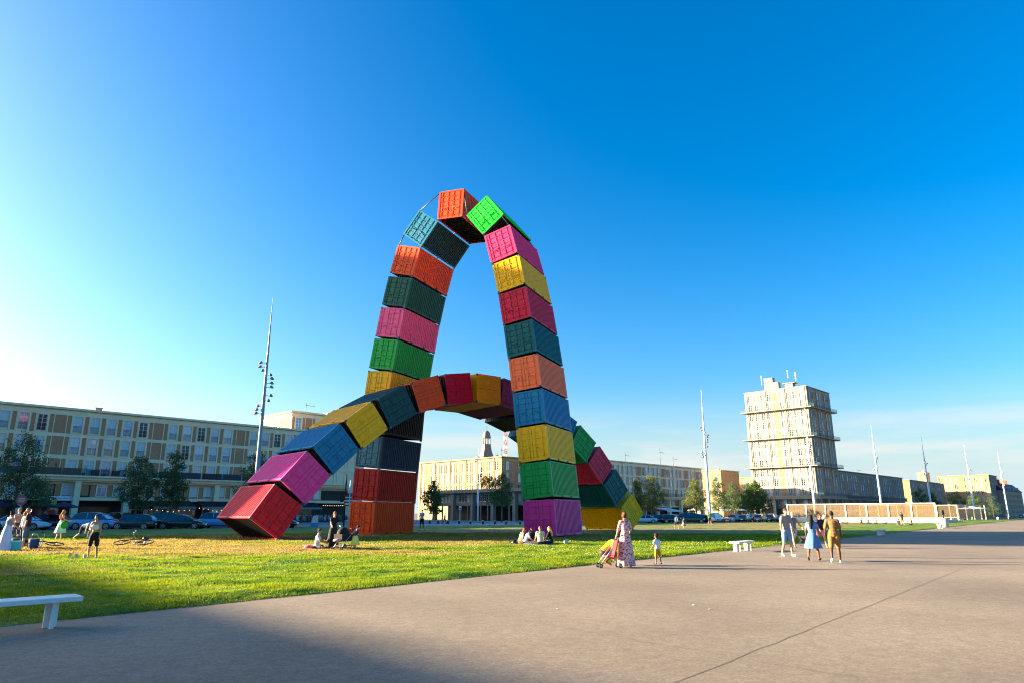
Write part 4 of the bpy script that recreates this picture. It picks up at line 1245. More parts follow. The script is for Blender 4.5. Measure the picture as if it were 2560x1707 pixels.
# ------------------------------------------------------------------ cars
CARG = 'cars parked along the street'
M_TYRE = mat('tyre', '#141415', .8); M_RIM = mat('rim', '#b8bcc0', .3, .8); M_GLASS = mat('car_glass', '#0c1418', .05, spec=.9, coat=1.)
M_HEAD = mat('headlight', '#d8dde0', .1, spec=.9); M_TAIL = mat('taillight', '#a01018', .2, spec=.8); M_TRIM = mat('black_trim', '#1a1b1d', .6)
def car_meshes(kind):
    """length along x (front at +x), cross sections lofted along the length"""
    if kind == 'suv':   L, H, belt, roof = 4.4, 1.64, 1.02, [(-2.0, 1.05), (-1.75, 1.5), (-1.2, 1.63), (.1, 1.64), (.75, 1.5), (1.35, 1.06)]
    elif kind == 'sedan': L, H, belt, roof = 4.7, 1.44, .93, [(-1.75, .98), (-1.05, 1.36), (-.5, 1.44), (.2, 1.43), (.7, 1.28), (1.3, .96)]
    elif kind == 'van': L, H, belt, roof = 4.6, 1.82, 1.08, [(-2.2, 1.12), (-2.1, 1.7), (-1.6, 1.82), (.5, 1.8), (1.1, 1.55), (1.75, 1.1)]
    else:               L, H, belt, roof = 4.05, 1.50, .96, [(-1.9, 1.0), (-1.6, 1.38), (-1.0, 1.5), (.1, 1.49), (.65, 1.34), (1.22, 1.0)]
    h = L / 2; W = .89
    # lower body: x, bottom z, top z, half width
    st_ = [(-h, .42, .78, .62), (-h + .06, .32, belt - .06, .78), (-h + .35, .26, belt, .87), (-.8, .22, belt, W), (.5, .22, belt, W), (h - 1.15, .22, belt - .02, .88), (h - .55, .25, belt - .12, .84), (h - .14, .30, belt - .26, .74), (h, .40, belt - .36, .58)]
    def ring(x, zb, zt, w):
        return [(x, -w * .9, zb), (x, -w, zb + (zt - zb) * .25), (x, -w * 1.01, zb + (zt - zb) * .62), (x, -w * .95, zt - .05), (x, -w * .82, zt), (x, w * .82, zt), (x, w * .95, zt - .05), (x, w * 1.01, zb + (zt - zb) * .62), (x, w, zb + (zt - zb) * .25), (x, w * .9, zb)]
    g = MB(); vs = [p for s_ in st_ for p in ring(*s_)]; n = 10; m = len(st_)
    fs = [(i * n + k, i * n + (k + 1) % n, (i + 1) * n + (k + 1) % n, (i + 1) * n + k) for i in range(m - 1) for k in range(n)]
    g.add(vs, fs + [tuple(range(n))[::-1], tuple(range((m - 1) * n, m * n))], 0, True)
    # roof and pillars
    rw = [(.74 if z < belt + .2 else .60) for x, z in roof]
    rp = roof
    vs = []
    for (x, z), w in zip(rp, rw): vs += [(x, -w, z), (x, -w * .85, z + .02), (x, w * .85, z + .02), (x, w, z)]
    k = len(rp); g.add(vs, [(i * 4 + j, i * 4 + j + 1, i * 4 + j + 5, i * 4 + j + 4) for i in range(1, k - 2) for j in range(3)], 0, True)
    for s_ in (-1, 1):                               # pillars as bars
        for a, b in ((0, 1), (k - 2, k - 1)):
            g.tube([(rp[a][0], s_ * .76, rp[a][1] - .04), (rp[b][0], s_ * .62 if b < k - 1 else s_ * .76, rp[b][1] + (.0 if b < k - 1 else -.04))] if a == 0 else
                   [(rp[a][0], s_ * .62, rp[a][1]), (rp[b][0], s_ * .76, rp[b][1] - .04)], .045, 6)
        xm = (rp[1][0] + rp[-2][0]) / 2; g.tube([(xm - .05, s_ * .79, belt), (xm - .05, s_ * .625, H - .05)], .045, 6)
    ax = (-h + .78, h - .82)
    for s_ in (-1, 1):                               # dark wheel arches and sills
        for a in ax: g.lathe([(.0, s_ * .905), (.37, s_ * .905)], 16, 1, axis='y', c=(a, 0, .34))
        g.box(ax[0] + .36, ax[1] - .36, min(s_ * .86, s_ * .9), max(s_ * .86, s_ * .9), .2, .3, 1)
    out = {'body': g.mesh('car_body', [mat('car_slot', (.5, .5, .5)), M_TRIM])}
    g = MB()                                         # glasshouse
    vs = []
    for (x, z) in rp:
        f = max(0, (z - belt) / (H - belt)); w = .80 - .19 * f
        vs += [(x, -.80, belt - .03), (x, -w, z - .035), (x, w, z - .035), (x, .80, belt - .03)]
    fs = [(i * 4 + j, i * 4 + j + 1, i * 4 + j + 5, i * 4 + j + 4) for i in range(k - 1) for j in range(3)]
    g.add(vs, fs + [(0, 3, 2, 1), (4 * k - 4, 4 * k - 3, 4 * k - 2, 4 * k - 1)])
    out['windows'] = g.mesh('car_windows', M_GLASS)
    out['ax'] = ax
    g = MB(); g.lathe([(.0, -.1), (.2, -.11), (.30, -.1), (.325, -.07), (.325, .07), (.3, .1), (.0, .1)], 18, axis='y'); out['tyre'] = g.mesh('tyre', M_TYRE)
    g = MB()
    g.lathe([(.19, -.118), (.215, -.125), (.225, -.115)], 18, axis='y')
    for q in range(5):
        a = 2 * pi * q / 5; g.obox((.1 * cos(a), -.118, .1 * sin(a)), (.1 * cos(a), 0, .1 * sin(a)), (0, .012, 0), (-.03 * sin(a), 0, .03 * cos(a)))
    out['rim'] = g.mesh('rim', M_RIM)
    def lamp(x0, x1, z, w): 
        g = MB(); g.add([(x0, -.14, z - .06), (x0, .14, z - .06), (x0, .14, z + .06), (x0, -.14, z + .06), (x1, -.12, z - .05), (x1, .12, z - .05), (x1, .12, z + .05), (x1, -.12, z + .05)],
                        [(0, 1, 2, 3), (4, 7, 6, 5), (0, 4, 5, 1), (1, 5, 6, 2), (2, 6, 7, 3), (3, 7, 4, 0)]); return g
    out['headlight'] = lamp(h - .30, h - .02, belt - .36, 1).mesh('headlight', M_HEAD)
    out['taillight'] = lamp(-h + .22, -h - .005, belt - .14, 1).mesh('taillight', M_TAIL)
    g = MB(); g.box(-.01, .01, -.26, .26, -.06, .06); out['plate'] = g.mesh('number_plate', mat('plate_white', '#d8d6cc', .5))
    g = MB(); g.lathe([(0, -.09), (.07, -.06), (.08, 0), (.05, .06), (0, .07)], 8, axis='y'); out['mirror'] = g.mesh('mirror', M_TRIM)
    out['L'] = L; out['belt'] = belt
    return out
CARS = {k: car_meshes(k) for k in ('suv', 'sedan', 'hatch', 'van')}
def car(kind, p, rz, col, label, group=CARG):
    C_ = CARS[kind]; t = thing('parked_car', label, 'car', (p[0], p[1], 0), rz, group)
    m = mat('carpaint_' + col.strip('#'), col, .25, vary=.03, coat=1., spec=.6)
    link('body', C_['body'], t, m=[m, M_TRIM]); link('windows', C_['windows'], t)
    for a in C_['ax']:
        for s_ in (-1, 1):
            w = link('wheel', C_['tyre'], t, loc=(a, s_ * .80, .325), rz=0 if s_ < 0 else pi)
            link('rim', C_['rim'], w)
    for s_ in (-1, 1):
        link('headlight', C_['headlight'], t, loc=(0, s_ * .52, 0)); link('taillight', C_['taillight'], t, loc=(0, s_ * .58, 0))
        link('mirror', C_['mirror'], t, loc=(.62, s_ * .98, C_['belt'] + .08))
    link('number_plate', C_['plate'], t, loc=(-C_['L'] / 2 - .01, 0, .55)); link('number_plate', C_['plate'], t, loc=(C_['L'] / 2 + .005, 0, .45))
    return t
_pd = math.atan2(.0, 1.)
for kind, p, rz, col, lb in (
        ('suv', (-44.9, 75.4), .10, '#5aa4d8', 'light blue hatchback with black windows, behind the girl in shorts'),
        ('sedan', (-50.9, 72.6), .10, '#b8ccd8', 'pale silver car behind the man in the black shirt'),
        ('suv', (-46.4, 81.6), pi - .4, '#a0142c', 'dark red car in the second row behind the light blue one'),
        ('hatch', (-41.0, 75.9), pi + .12, '#1c3030', 'dark green small car with silver wheels, between light blue and black ones'),
        ('suv', (-40.3, 82.5), .15, '#16283c', 'dark navy car in the second row behind the dark green one'),
        ('sedan', (-36.9, 78.2), .08, '#0e1114', 'black saloon left of the scarlet container'),
        ('suv', (-35.6, 85.2), .15, '#5c9cd0', 'light blue car half hidden behind the black saloon'),
        ('hatch', (-27.6, 82.6), .1, '#101316', 'black car showing its front wheel behind the scarlet container'),
        ('hatch', (-52.5, 80.5), .1, '#20262c', 'dark car between pale silver and light blue ones, second row'),
        ('suv', (-59, 77), .2, '#2c3a4a', 'dark car at the left edge behind the women')):
    car(kind, p, rz, col, lb).scale = (1.1, 1.1, 1.1)
for i, (kind, p, rz, col, lb) in enumerate((
        ('sedan', (23.4, 124.3), pi - .0, '#9fc0d8', 'pale blue saloon right beside the last yellow container'),
        ('sedan', (26.8, 127.4), .2, '#14202c', 'dark blue car next to the pale blue saloon'),
        ('hatch', (29.0, 127.0), .1, '#0f151c', 'black car left of the two running children'),
        ('van', (33.4, 129.6), .0, '#16323c', 'dark petrol people carrier behind the running children'),
        ('hatch', (37.0, 135.6), .3, '#1c2c44', 'small dark blue car between the petrol and the white one'),
        ('van', (39.4, 135.0), .95, '#c4d2de', 'white car seen from behind, left of the man in green'),
        ('sedan', (46.2, 138.5), 1.0, '#23262c', 'dark car with a white plate right of the light mast foot'),
        ('hatch', (50.6, 141.8), .9, '#6d6a68', 'grey brown car next to the dark one with white plate'),
        ('suv', (54.4, 145.6), .9, '#20343c', 'dark teal car left of the man in the white shirt'),
        ('sedan', (57.6, 146.9), .2, '#cfdbe6', 'white car behind the man in the white shirt'),
        ('suv', (61.6, 150.8), .9, '#c8bca8', 'champagne coloured car with its back to us'),
        ('suv', (67.0, 155.4), .9, '#8a7a6c', 'bronze car just left of the man in the grey shirt'),
        ('hatch', (71.2, 160.0), .9, '#3c5878', 'blue car seen between the two men walking'),
        ('sedan', (75.6, 164.6), .9, '#4c6884', 'blue grey car behind the left end of the glass screen'))):
    car(kind, p, rz, col, lb)
for i in range(12):
    s_ = 318 + i * 8.4
    p = st(s_, TE(s_) - 4 - 9)
    car(('hatch', 'sedan', 'suv')[i % 3], p, .75, ('#2c4c74', '#9cb4c8', '#1c2c44', '#6a86a4', '#c4ccd2', '#24364c')[i % 6],
        ['far blue small car right of the glass screens, first of the distant row', 'far pale saloon, second of the distant row', 'far navy car, third of the distant row', 'far grey blue car near the slatted sign',
         'far silver saloon right of the slatted sign', 'far dark blue car before the shaded trees', 'far blue small car under the conifer', 'far pale saloon under the conifer', 'far navy car left of the last light mast',
         'far grey blue car at the last light mast', 'far silver saloon right of the last light mast', 'far dark blue car at the right edge'][i])
# second rows glimpsed between
for i in range(9):
    p = (27 + i * 5.4, 133.5 + i * 4.4)
    car(('sedan', 'hatch', 'suv')[i % 3], p, .8, ('#39424c', '#7f95a8', '#1a1f26')[i % 3],
        'car of the back row behind the parked cars, %s' % ['nearest the yellow container', 'second from the yellow container', 'behind the running children', 'behind the petrol people carrier', 'behind the white rear', 'right of the light mast', 'behind the white shirt man', 'behind the champagne car', 'behind the bronze car'][i])
# ------------------------------------------------------------------ trees
def leaf_mat(name, a, b, tr=.35):
    m = bpy.data.materials.new(name); m.use_nodes = True; nt = m.node_tree; bs = nt.nodes['Principled BSDF']
    tc = nt.nodes.new('ShaderNodeTexCoord'); n = nt.nodes.new('ShaderNodeTexNoise'); n.inputs['Scale'].default_value = 1.3; n.inputs['Detail'].default_value = 4
    nt.links.new(tc.outputs['Object'], n.inputs['Vector'])
    mx = nt.nodes.new('ShaderNodeMixRGB'); mx.inputs[1].default_value = (*a, 1); mx.inputs[2].default_value = (*b, 1)
    mr = nt.nodes.new('ShaderNodeMapRange'); mr.inputs[1].default_value = .3; mr.inputs[2].default_value = .7
    nt.links.new(n.outputs['Fac'], mr.inputs[0]); nt.links.new(mr.outputs[0], mx.inputs[0]); nt.links.new(mx.outputs[0], bs.inputs['Base Color'])
    bs.inputs['Roughness'].default_value = .65
    t = nt.nodes.new('ShaderNodeBsdfTranslucent'); nt.links.new(mx.outputs[0], t.inputs['Color'])
    ms = nt.nodes.new('ShaderNodeMixShader'); ms.inputs[0].default_value = tr
    nt.links.new(bs.outputs[0], ms.inputs[1]); nt.links.new(t.outputs[0], ms.inputs[2]); nt.links.new(ms.outputs[0], nt.nodes['Material Output'].inputs['Surface'])
    return m
M_PINE = leaf_mat('pine_needles', (.045, .095, .035), (.10, .16, .045))
M_PINE_L = leaf_mat('pine_needles_light', (.09, .13, .02), (.17, .19, .03), .4)
M_LEAFY = leaf_mat('broad_leaves', (.055, .125, .025), (.14, .20, .035), .4)
M_BARK = mat('bark', '#6b5242', .9, vary=.3, scale=5, bump=.5, bscale=12)
def tree(p, H, Wd, label, kind='pine', seed=0, leaf=None, n=9000, trunk_h=None, group='trees along the street', stakes=False, tint=None):
    r = np.random.RandomState(seed); rr = random.Random(seed)
    t = thing('pine_tree' if kind == 'pine' else 'tree', label, 'tree', (p[0], p[1], 0), rr.uniform(0, 6), group)
    th = trunk_h or H * .28
    g = MB()
    lean = (rr.uniform(-.04, .04) * H, rr.uniform(-.04, .04) * H)
    tip = H * (.93 if kind == 'pine' else .75)
    tp = [(lean[0] * f + rr.uniform(-.05, .05), lean[1] * f + rr.uniform(-.05, .05), tip * f) for f in (0, .12, .3, .5, .7, .88, 1)]
    g.tube(tp, [H * .02, H * .0165, H * .015, H * .012, H * .008, H * .005, H * .003], 8)
    pads = []
    nl = 17 if kind == 'pine' else 20
    for i in range(nl):
        f = (i + .5) / nl
        z = th + (H * .97 - th) * f
        if kind == 'pine':
            rad = Wd * .5 * (1.0 - .72 * f ** 1.25) * rr.uniform(.55, 1.1)
            if f < .12: rad *= .75
        else:
            rad = Wd * .5 * math.sqrt(max(.04, 1 - (2 * f - .9) ** 2)) * rr.uniform(.45, .95)
        a = i * 2.4 + rr.uniform(-.5, .5)
        e = Vector((lean[0] * .6 + cos(a) * rad * .72, lean[1] * .6 + sin(a) * rad * .72, z))
        zs = min(tip, max(th * .8, z - rad * .45))
        b = Vector((lean[0] * zs / tip, lean[1] * zs / tip, zs))
        g.tube([b, b.lerp(e, .55) + Vector((0, 0, -.05 * rad)), e], [H * .006, H * .004, H * .0015], 5)
        s = (rad * .55 + .35, rad * .55 + .35, (.30 if kind == 'pine' else .55) * rad + .28)
        pads.append((e, s))
    pads.append((Vector((lean[0], lean[1], H * .95)), (Wd * .12, Wd * .12, H * .06)))
    o = g.build('trunk', M_BARK, t)
    P, wts = [], np.array([s[0] * s[1] * s[2] for e, s in pads]) ** .7; wts /= wts.sum()
    cnt = r.multinomial(n, wts)
    C, Rs = [], []
    for (e, s), k in zip(pads, cnt):
        nc = max(3, k // 45)                          # clumps inside the pad, leaves around each clump
        d = r.normal(size=(nc, 3)); d /= np.linalg.norm(d, axis=1)[:, None]
        cc = np.array(e) + d * (r.rand(nc, 1) ** .4) * np.array(s)
        idx = r.randint(0, nc, k)
        C.append(cc[idx] + r.normal(size=(k, 3)) * (Wd * .033 + .05))
    C = np.concatenate(C); k = len(C)
    sz = (.05 + .085 * r.rand(k)) * (.6 + H / 16.) * (1.15 if kind != 'pine' else 1.)
    u = r.normal(size=(k, 3)); u /= np.linalg.norm(u, axis=1)[:, None]
    w = np.cross(u, r.normal(size=(k, 3))); w /= np.linalg.norm(w, axis=1)[:, None]
    asp = .42 if kind == 'pine' else .75
    V = np.stack([C - u * sz[:, None], C + w * (sz * asp)[:, None], C + u * sz[:, None], C - w * (sz * asp)[:, None]], 1).reshape(-1, 3)
    V[:, 2] = np.maximum(V[:, 2], th * .55)
    me = bpy.data.meshes.new('crown')
    me.vertices.add(k * 4); me.vertices.foreach_set('co', V.ravel())
    me.loops.add(k * 4); me.loops.foreach_set('vertex_index', np.arange(k * 4))
    me.polygons.add(k); me.polygons.foreach_set('loop_start', np.arange(k) * 4)
    me.update(calc_edges=True); me.materials.append(leaf or (M_PINE if kind == 'pine' else M_LEAFY))
    link('crown', me, t)
    if stakes:
        for a in (0.3, 2.4, 4.5): MB().tube([(cos(a) * 1.1, sin(a) * 1.1, 0), (cos(a) * .1, sin(a) * .1, th * 1.05)], .05, 5).build('stake', mat('stake_wood', '#a5855c', .8), t)
    return t
def at(px, fw): return ((px - 1280) / 1741.4 * fw, fw)
tree(at(30, 76), 10.2, 7.2, 'loose dark tree at the left edge in front of the long block', 'pine', 1, n=8000)
tree(at(338, 92), 9.2, 5.6, 'dark pine before the long block, left of the two standing together', 'pine', 2)
tree(at(424, 95), 9.9, 4.9, 'dark pine before the long block, right of the two standing together', 'pine', 3, stakes=True)
tree(at(632, 98), 10.7, 6.2, 'dark pine peeping over the pink slanting container by the light mast', 'pine', 4)
tree(at(1083, 149), 8.5, 4.3, 'dense round leafy tree at the left end of the colonnade', 'leafy', 5, n=6500, trunk_h=1.6)
tree(at(1255, 137), 9.5, 6.4, 'dark pine in front of the right half of the colonnade', 'pine', 6, trunk_h=3.4, n=11000)
tree(at(1594, 150), 8.8, 4.2, 'dark narrow pine half hidden by the falling end of the low arch', 'pine', 7)
tree(at(1632, 147), 9.4, 6.6, 'sunlit yellow green pine with stakes, right of the last yellow container', 'pine', 8, leaf=M_PINE_L, trunk_h=2.7, stakes=True, n=10000)
tree(at(1741, 159), 9.5, 5.2, 'partly sunlit pine just left of the white light mast', 'pine', 9, leaf=M_PINE_L, trunk_h=2.4, n=10000)
tree(at(1797, 165), 9.9, 5.6, 'dark broad pine just right of the white light mast', 'pine', 10)
tree(at(1838, 172), 9.0, 5.2, 'dark pine before the blank ochre wall', 'pine', 11)
tree(at(1893, 201), 11., 8.6, 'large round leafy tree in front of the shaded tower foot', 'leafy', 12, n=14000, trunk_h=2.2)
tree(at(1858, 196), 7.5, 5.2, 'smaller tree left of the large round one at the tower foot', 'leafy', 13, n=7000, trunk_h=2)
for i, (px, fw, H, w_, k, lb) in enumerate(((2306, 284, 11.8, 6, 'leafy', 'leafy tree left of the grey shaded mast between the low blocks'), (2338, 290, 10.6, 5, 'leafy', 'leafy tree right of the grey shaded mast'),
        (2396, 310, 11.5, 8.6, 'leafy', 'wide leafy tree behind the right glass screen'), (2437, 318, 10.2, 8, 'leafy', 'leafy tree behind the far mast, left of the conifer'), (2484, 322, 9.4, 9, 'pine', 'spreading dark conifer near the slatted sign'))):
    tree(at(px, fw), H, w_, lb, k, 30 + i, n=5000, trunk_h=1.5)

# ------------------------------------------------------------------ street things: awnings, parasols, signs, bollards
M_NAVY = mat('canvas_navy', '#141d3a', .85); M_BLACKC = mat('canvas_black', '#101114', .85); M_REDC = mat('canvas_red', '#8c1826', .85); M_WHITEC = mat('canvas_white', '#d2d4d4', .85)
def awning(p, rz, w, d, z, m, label, val=None, gr='awnings over the shop terraces'):
    t = thing('awning', label, 'awning', (p[0], p[1], 0), rz, gr)
    MB().add([(-w / 2, 0, z + .9), (w / 2, 0, z + .9), (w / 2 + .1, -d, z), (-w / 2 - .1, -d, z), (-w / 2, 0, z + .94), (w / 2, 0, z + .94), (w / 2 + .1, -d, z + .04), (-w / 2 - .1, -d, z + .04)],
             [(0, 3, 2, 1), (4, 5, 6, 7), (0, 1, 5, 4), (1, 2, 6, 5), (2, 3, 7, 6), (3, 0, 4, 7)]).build('canvas', m, t)
    MB().box(-w / 2 - .1, w / 2 + .1, -d - .03, -d - .005, z - .32, z + .03).build('valance', val or m, t)
    for x in (-w / 2, w / 2): MB().tube([(x, 0, z + .3), (x, -d, z)], .03, 5).build('arm', M_RAIL, t); 
    for x in (-w / 2, w / 2): MB().tube([(x, -d + .05, .0), (x, -d + .05, z)], .035, 5).build('post', M_RAIL, t)
    return t
def parasol(p, w, z, m, label, gr):
    t = thing('parasol', label, 'parasol', (p[0], p[1], 0), .4, gr)
    MB().tube([(0, 0, 0), (0, 0, z + .55)], .04, 6).build('pole', M_RAIL, t)
    MB().lathe([(w / 2, z - .12), (w / 2, z), (w * .28, z + .27), (.03, z + .6), (0, z + .6)], 8, smooth=False).build('canopy', m, t)
    return t
def lbw(x, t_, z=0): p = st(x, t_); return (p[0], p[1], z)
VAL = mat('valance_grey', '#6c7678', .8)
awning(lbw(33.3 + 8.2, -118.8), RZ, 6.3, 2.6, 2.75, M_BLACKC, 'black awning with pale valance, left one behind the pine trunks', VAL)
awning(lbw(33.3 + 15.6, -118.8), RZ, 6.3, 2.6, 2.75, M_BLACKC, 'black awning under the block, right one before the scarlet container', VAL)
awning(lbw(64.5, -118.8), RZ, 6.0, 2.8, 2.75, M_BLACKC, 'black awning between the scarlet container and the tall arch', VAL)
parasol(at(104, 80), 3.2, 2.5, M_NAVY, 'dark blue parasol left of the yellow sign', 'dark blue parasols at the left terrace')
parasol(at(156, 84), 3.2, 2.5, M_NAVY, 'dark blue parasol right of the yellow sign', 'dark blue parasols at the left terrace')
parasol(at(6, 76), 3.2, 2.5, M_NAVY, 'dark blue parasol at the left edge of the picture', 'dark blue parasols at the left terrace')
awning(lbw(174.5, -117.5), RZ, 9, 4.4, 2.6, M_REDC, 'dark red awning beside the sunlit pine')
awning(lbw(184.5, -117.5), RZ, 8, 5.0, 2.5, M_WHITEC, 'white sloping awning between the red one and the parasols')
for i, px in enumerate((1740, 1762, 1784, 1806, 1828, 1846)):
    parasol(at(px, 184), 4.4, 2.55, M_WHITEC, 'white square parasol of the row beside the light mast, ' + ['first from the awning', 'second from the awning', 'third from the awning', 'third from the tower', 'second from the tower', 'nearest the tower'][i], 'row of white parasols at the right terrace')
parasol(at(2432, 190), 7., 3.0, M_WHITEC, 'big white parasol seen through the right glass screen', 'white parasol behind the screen')
# warm bulbs under the awnings
M_BULB = emit('bulb_warm', '#ffd090', .8)
g = MB().lathe([(0, -.05), (.035, -.035), (.05, 0), (.035, .035), (0, .05)], 8)
BULB = g.mesh('bulb', M_BULB)
def lights(p0, p1, n, label, sag=.25, jit=.0):
    p0, p1 = Vector(p0), Vector(p1)
    t = thing('string_lights', label, 'string lights', p0, 0, 'warm string lights under the awnings')
    d = p1 - p0; pts = [d * (i / (n - 1)) + Vector((0, 0, -sag * 4 * (i / (n - 1)) * (1 - i / (n - 1)))) for i in range(n)]
    MB().tube(pts, .012, 4).build('wire', M_RAIL, t)
    for q in pts: link('bulb', BULB, t, loc=q - Vector((0, 0, .07 + RNG.uniform(0, jit))))
lights(lbw(39, -119.4, 2.55), lbw(45, -119.6, 2.5), 8, 'warm bulbs under the left black awning', jit=.25)
lights(lbw(46.5, -119.4, 2.75), lbw(52.5, -119.6, 2.5), 9, 'warm bulbs under the right black awning', jit=.4)
lights(lbw(69.5, -119, 3.25), lbw(75.2, -119, 3.4), 13, 'string of warm bulbs left of the tall arch foot', .1)
# boards in shop fronts
def board(p, rz, w, h, z, m, label, cat='sign', gr=None, post=False, name='sign_board', extra=None):
    t = thing(name, label, cat, (p[0], p[1], 0), rz, gr)
    MB().box(-w / 2, w / 2, -.03, .03, z, z + h).build('board', m, t)
    if post: MB().tube([(0, .06, 0), (0, .06, z + h)], .04, 6).build('post', M_MAST, t)
    return t
M_SIGNW = mat('sign_white', '#cfd3d8', .5); M_SIGNR = mat('sign_red', '#a31c24', .5)
t = board(lbw(26.9, -121.7), RZ, 3.6, .62, 3.6, M_SIGNW, 'white banner with a small faint red emblem on the beam at the left', name='banner')
MB().lathe([(0, -.034), (.16, -.034)], 12, axis='y', c=(-1.1, 0, 3.92)).build('emblem', M_SIGNR, t)
for x, w_ in ((-.35, .7), (.5, .6), (1.1, .4)): MB().box(x - w_ / 2, x + w_ / 2, -.036, -.031, 3.86, 3.98).build('lettering', mat('faint_grey', '#9a9aa4', .6), t)
t = thing('round_sign', 'round faded red sign with pale blurred lettering on a pole at the left edge', 'sign', at(48, 72) + (0,), .5)
MB().lathe([(0, -.05), (.5, -.05), (.5, .05), (0, .05)], 20, axis='y', c=(0, 0, 3.05), smooth=False).build('disc', mat('faded_red', '#b25a50', .6, vary=.3, scale=4), t)
for z, w_ in ((3.22, .5), (3.05, .62), (2.88, .5)): MB().box(-w_ / 2, w_ / 2, -.062, -.052, z - .03, z + .04).build('lettering', M_SIGNW, t)
MB().tube([(0, .06, 0), (0, .06, 2.6)], .05, 6).build('post', M_MAST, t)
board(at(130, 88), .4, .62, 1.25, 2.25, mat('sign_yellow', '#a8a860', .6), 'yellowish upright sign with a dark mark between the blue parasols', name='shop_sign')
board(at(127, 86), .4, .85, 1.0, 1.1, M_SIGNR, 'red square panel below the yellowish sign')
for i, s_ in enumerate((41.3, 43.9, 46.2)):
    board(lbw(s_ - 1.2, -121), RZ, 1.9, 1.6, .7, mat('wood_board', '#a5784c', .7, vary=.25, scale=6), 'light wooden panel standing in front of the shop, %s of three' % ('left', 'middle', 'right')[i], 'panel', 'wooden panels at the shop front', name='wood_panel')
t = thing('information_totem', 'white and blue information totem on the lawn edge right of the scarlet container', 'totem', (-23.8, 84.2, 0), .3)
MB().box(-.42, .42, -.09, .09, 0, .62).build('base', mat('totem_blue', '#2a8cc8', .5), t); MB().prism([(-.42, .621), (.42, .621), (.42, 1.5), (-.2, 1.42)], -.085, .085).build('panel', M_SIGNW, t)
t = thing('traffic_light', 'black traffic light pole with dark signal head left of the tall arch foot', 'traffic light', at(861, 92) + (0,), .2)
MB().tube([(0, 0, 0), (0, 0, 6.8)], .1, 8).build('pole', M_BLACKC, t)
b = MB().box(-.62, -.2, -.2, .2, 3.2, 4.5).build('signal_head', M_BLACKC, t)
for k, c_ in enumerate(('#3a0c0c', '#3a2c0c', '#0c3a1c')): MB().lathe([(0, -.215), (.13, -.215)], 10, axis='y', c=(-.41, 0, 4.25 - k * .4)).build('lens', mat('lens%d' % k, c_, .2), b)
t = thing('direction_sign', 'white post carrying a stack of brown and white direction boards beside the tall arch', 'signpost', at(872, 88) + (0,), .1)
MB().tube([(0, 0, 0), (0, 0, 5.8)], .08, 8).build('post', M_MAST, t)
for k in range(7): MB().box(-.62 + .04 * (k % 3), .5 - .03 * (k % 2), -.04, -.01, 2.6 + k * .2, 2.76 + k * .2).build('board', (mat('sign_brown', '#6a3a2c', .6) if k % 2 == 0 else M_SIGNW), t)
MB().box(-.25, .25, -.2, .2, 4.2, 4.9).build('box', M_SIGNW, t)
t = board(at(1150, 118), .75, .5, .62, 2.3, M_SIGNW, 'square white sign with a round black symbol in front of the colonnade', name='road_sign', post=True)
MB().lathe([(0, -.036), (.15, -.036)], 12, axis='y', c=(0, 0, 2.52)).build('symbol', M_BLACKC, t)
t = thing('slatted_sign', 'white sign of five horizontal slats right of the glass screens', 'sign', at(2464, 215) + (0,), .9)
for k in range(5): MB().box(-1.25, 1.25, -.04, .04, 2.1 + k * .44, 2.1 + k * .44 + .26).build('slat', M_SIGNW, t)
for x in (-.9, .9): MB().tube([(x, .06, 0), (x, .06, 4.2)], .05, 5).build('post', M_MAST, t)
t = board(at(2519, 300), .85, 1.5, 2.3, .9, mat('sign_blue', '#2a6ac0', .5), 'blue sign panel at the foot of the last light mast', name='blue_sign', post=True)
for i, (x, y) in enumerate(((-14.06, 119.44), (-12.53, 118.57), (-10.77, 117.58), (-8.84, 116.48), (-6.86, 115.36), (-4.77, 114.17), (-2.73, 113.01), (-.91, 111.98), (1.28, 110.74))):
    t = thing('bollard', 'short dark bollard of the row before the colonnade, %s' % ['leftmost', 'second from the left', 'third from the left', 'fourth from the left', 'left of the lamp post foot', 'right of the lamp post foot', 'third from the right', 'second from the right', 'nearest the magenta container'][i], 'bollard', (x, y, 0), .78, 'row of bollards on the forecourt')
    MB().lathe([(0, 0), (.17, 0), (.17, .62), (.15, .66), (0, .66)], 12).build('post', mat('bollard_petrol', '#1c3a48', .5), t)
    MB().lathe([(.172, .5), (.176, .52), (.176, .56), (.172, .58)], 12).build('ring', M_MAST, t)
# planting on the colonnade roof
tree(st(118.5, -125.5)[:2], 3.4, 4.2, 'sunlit yellow green shrub growing on the colonnade roof', 'leafy', 71, leaf=M_PINE_L, n=3000, trunk_h=.5).location.z = 7.3

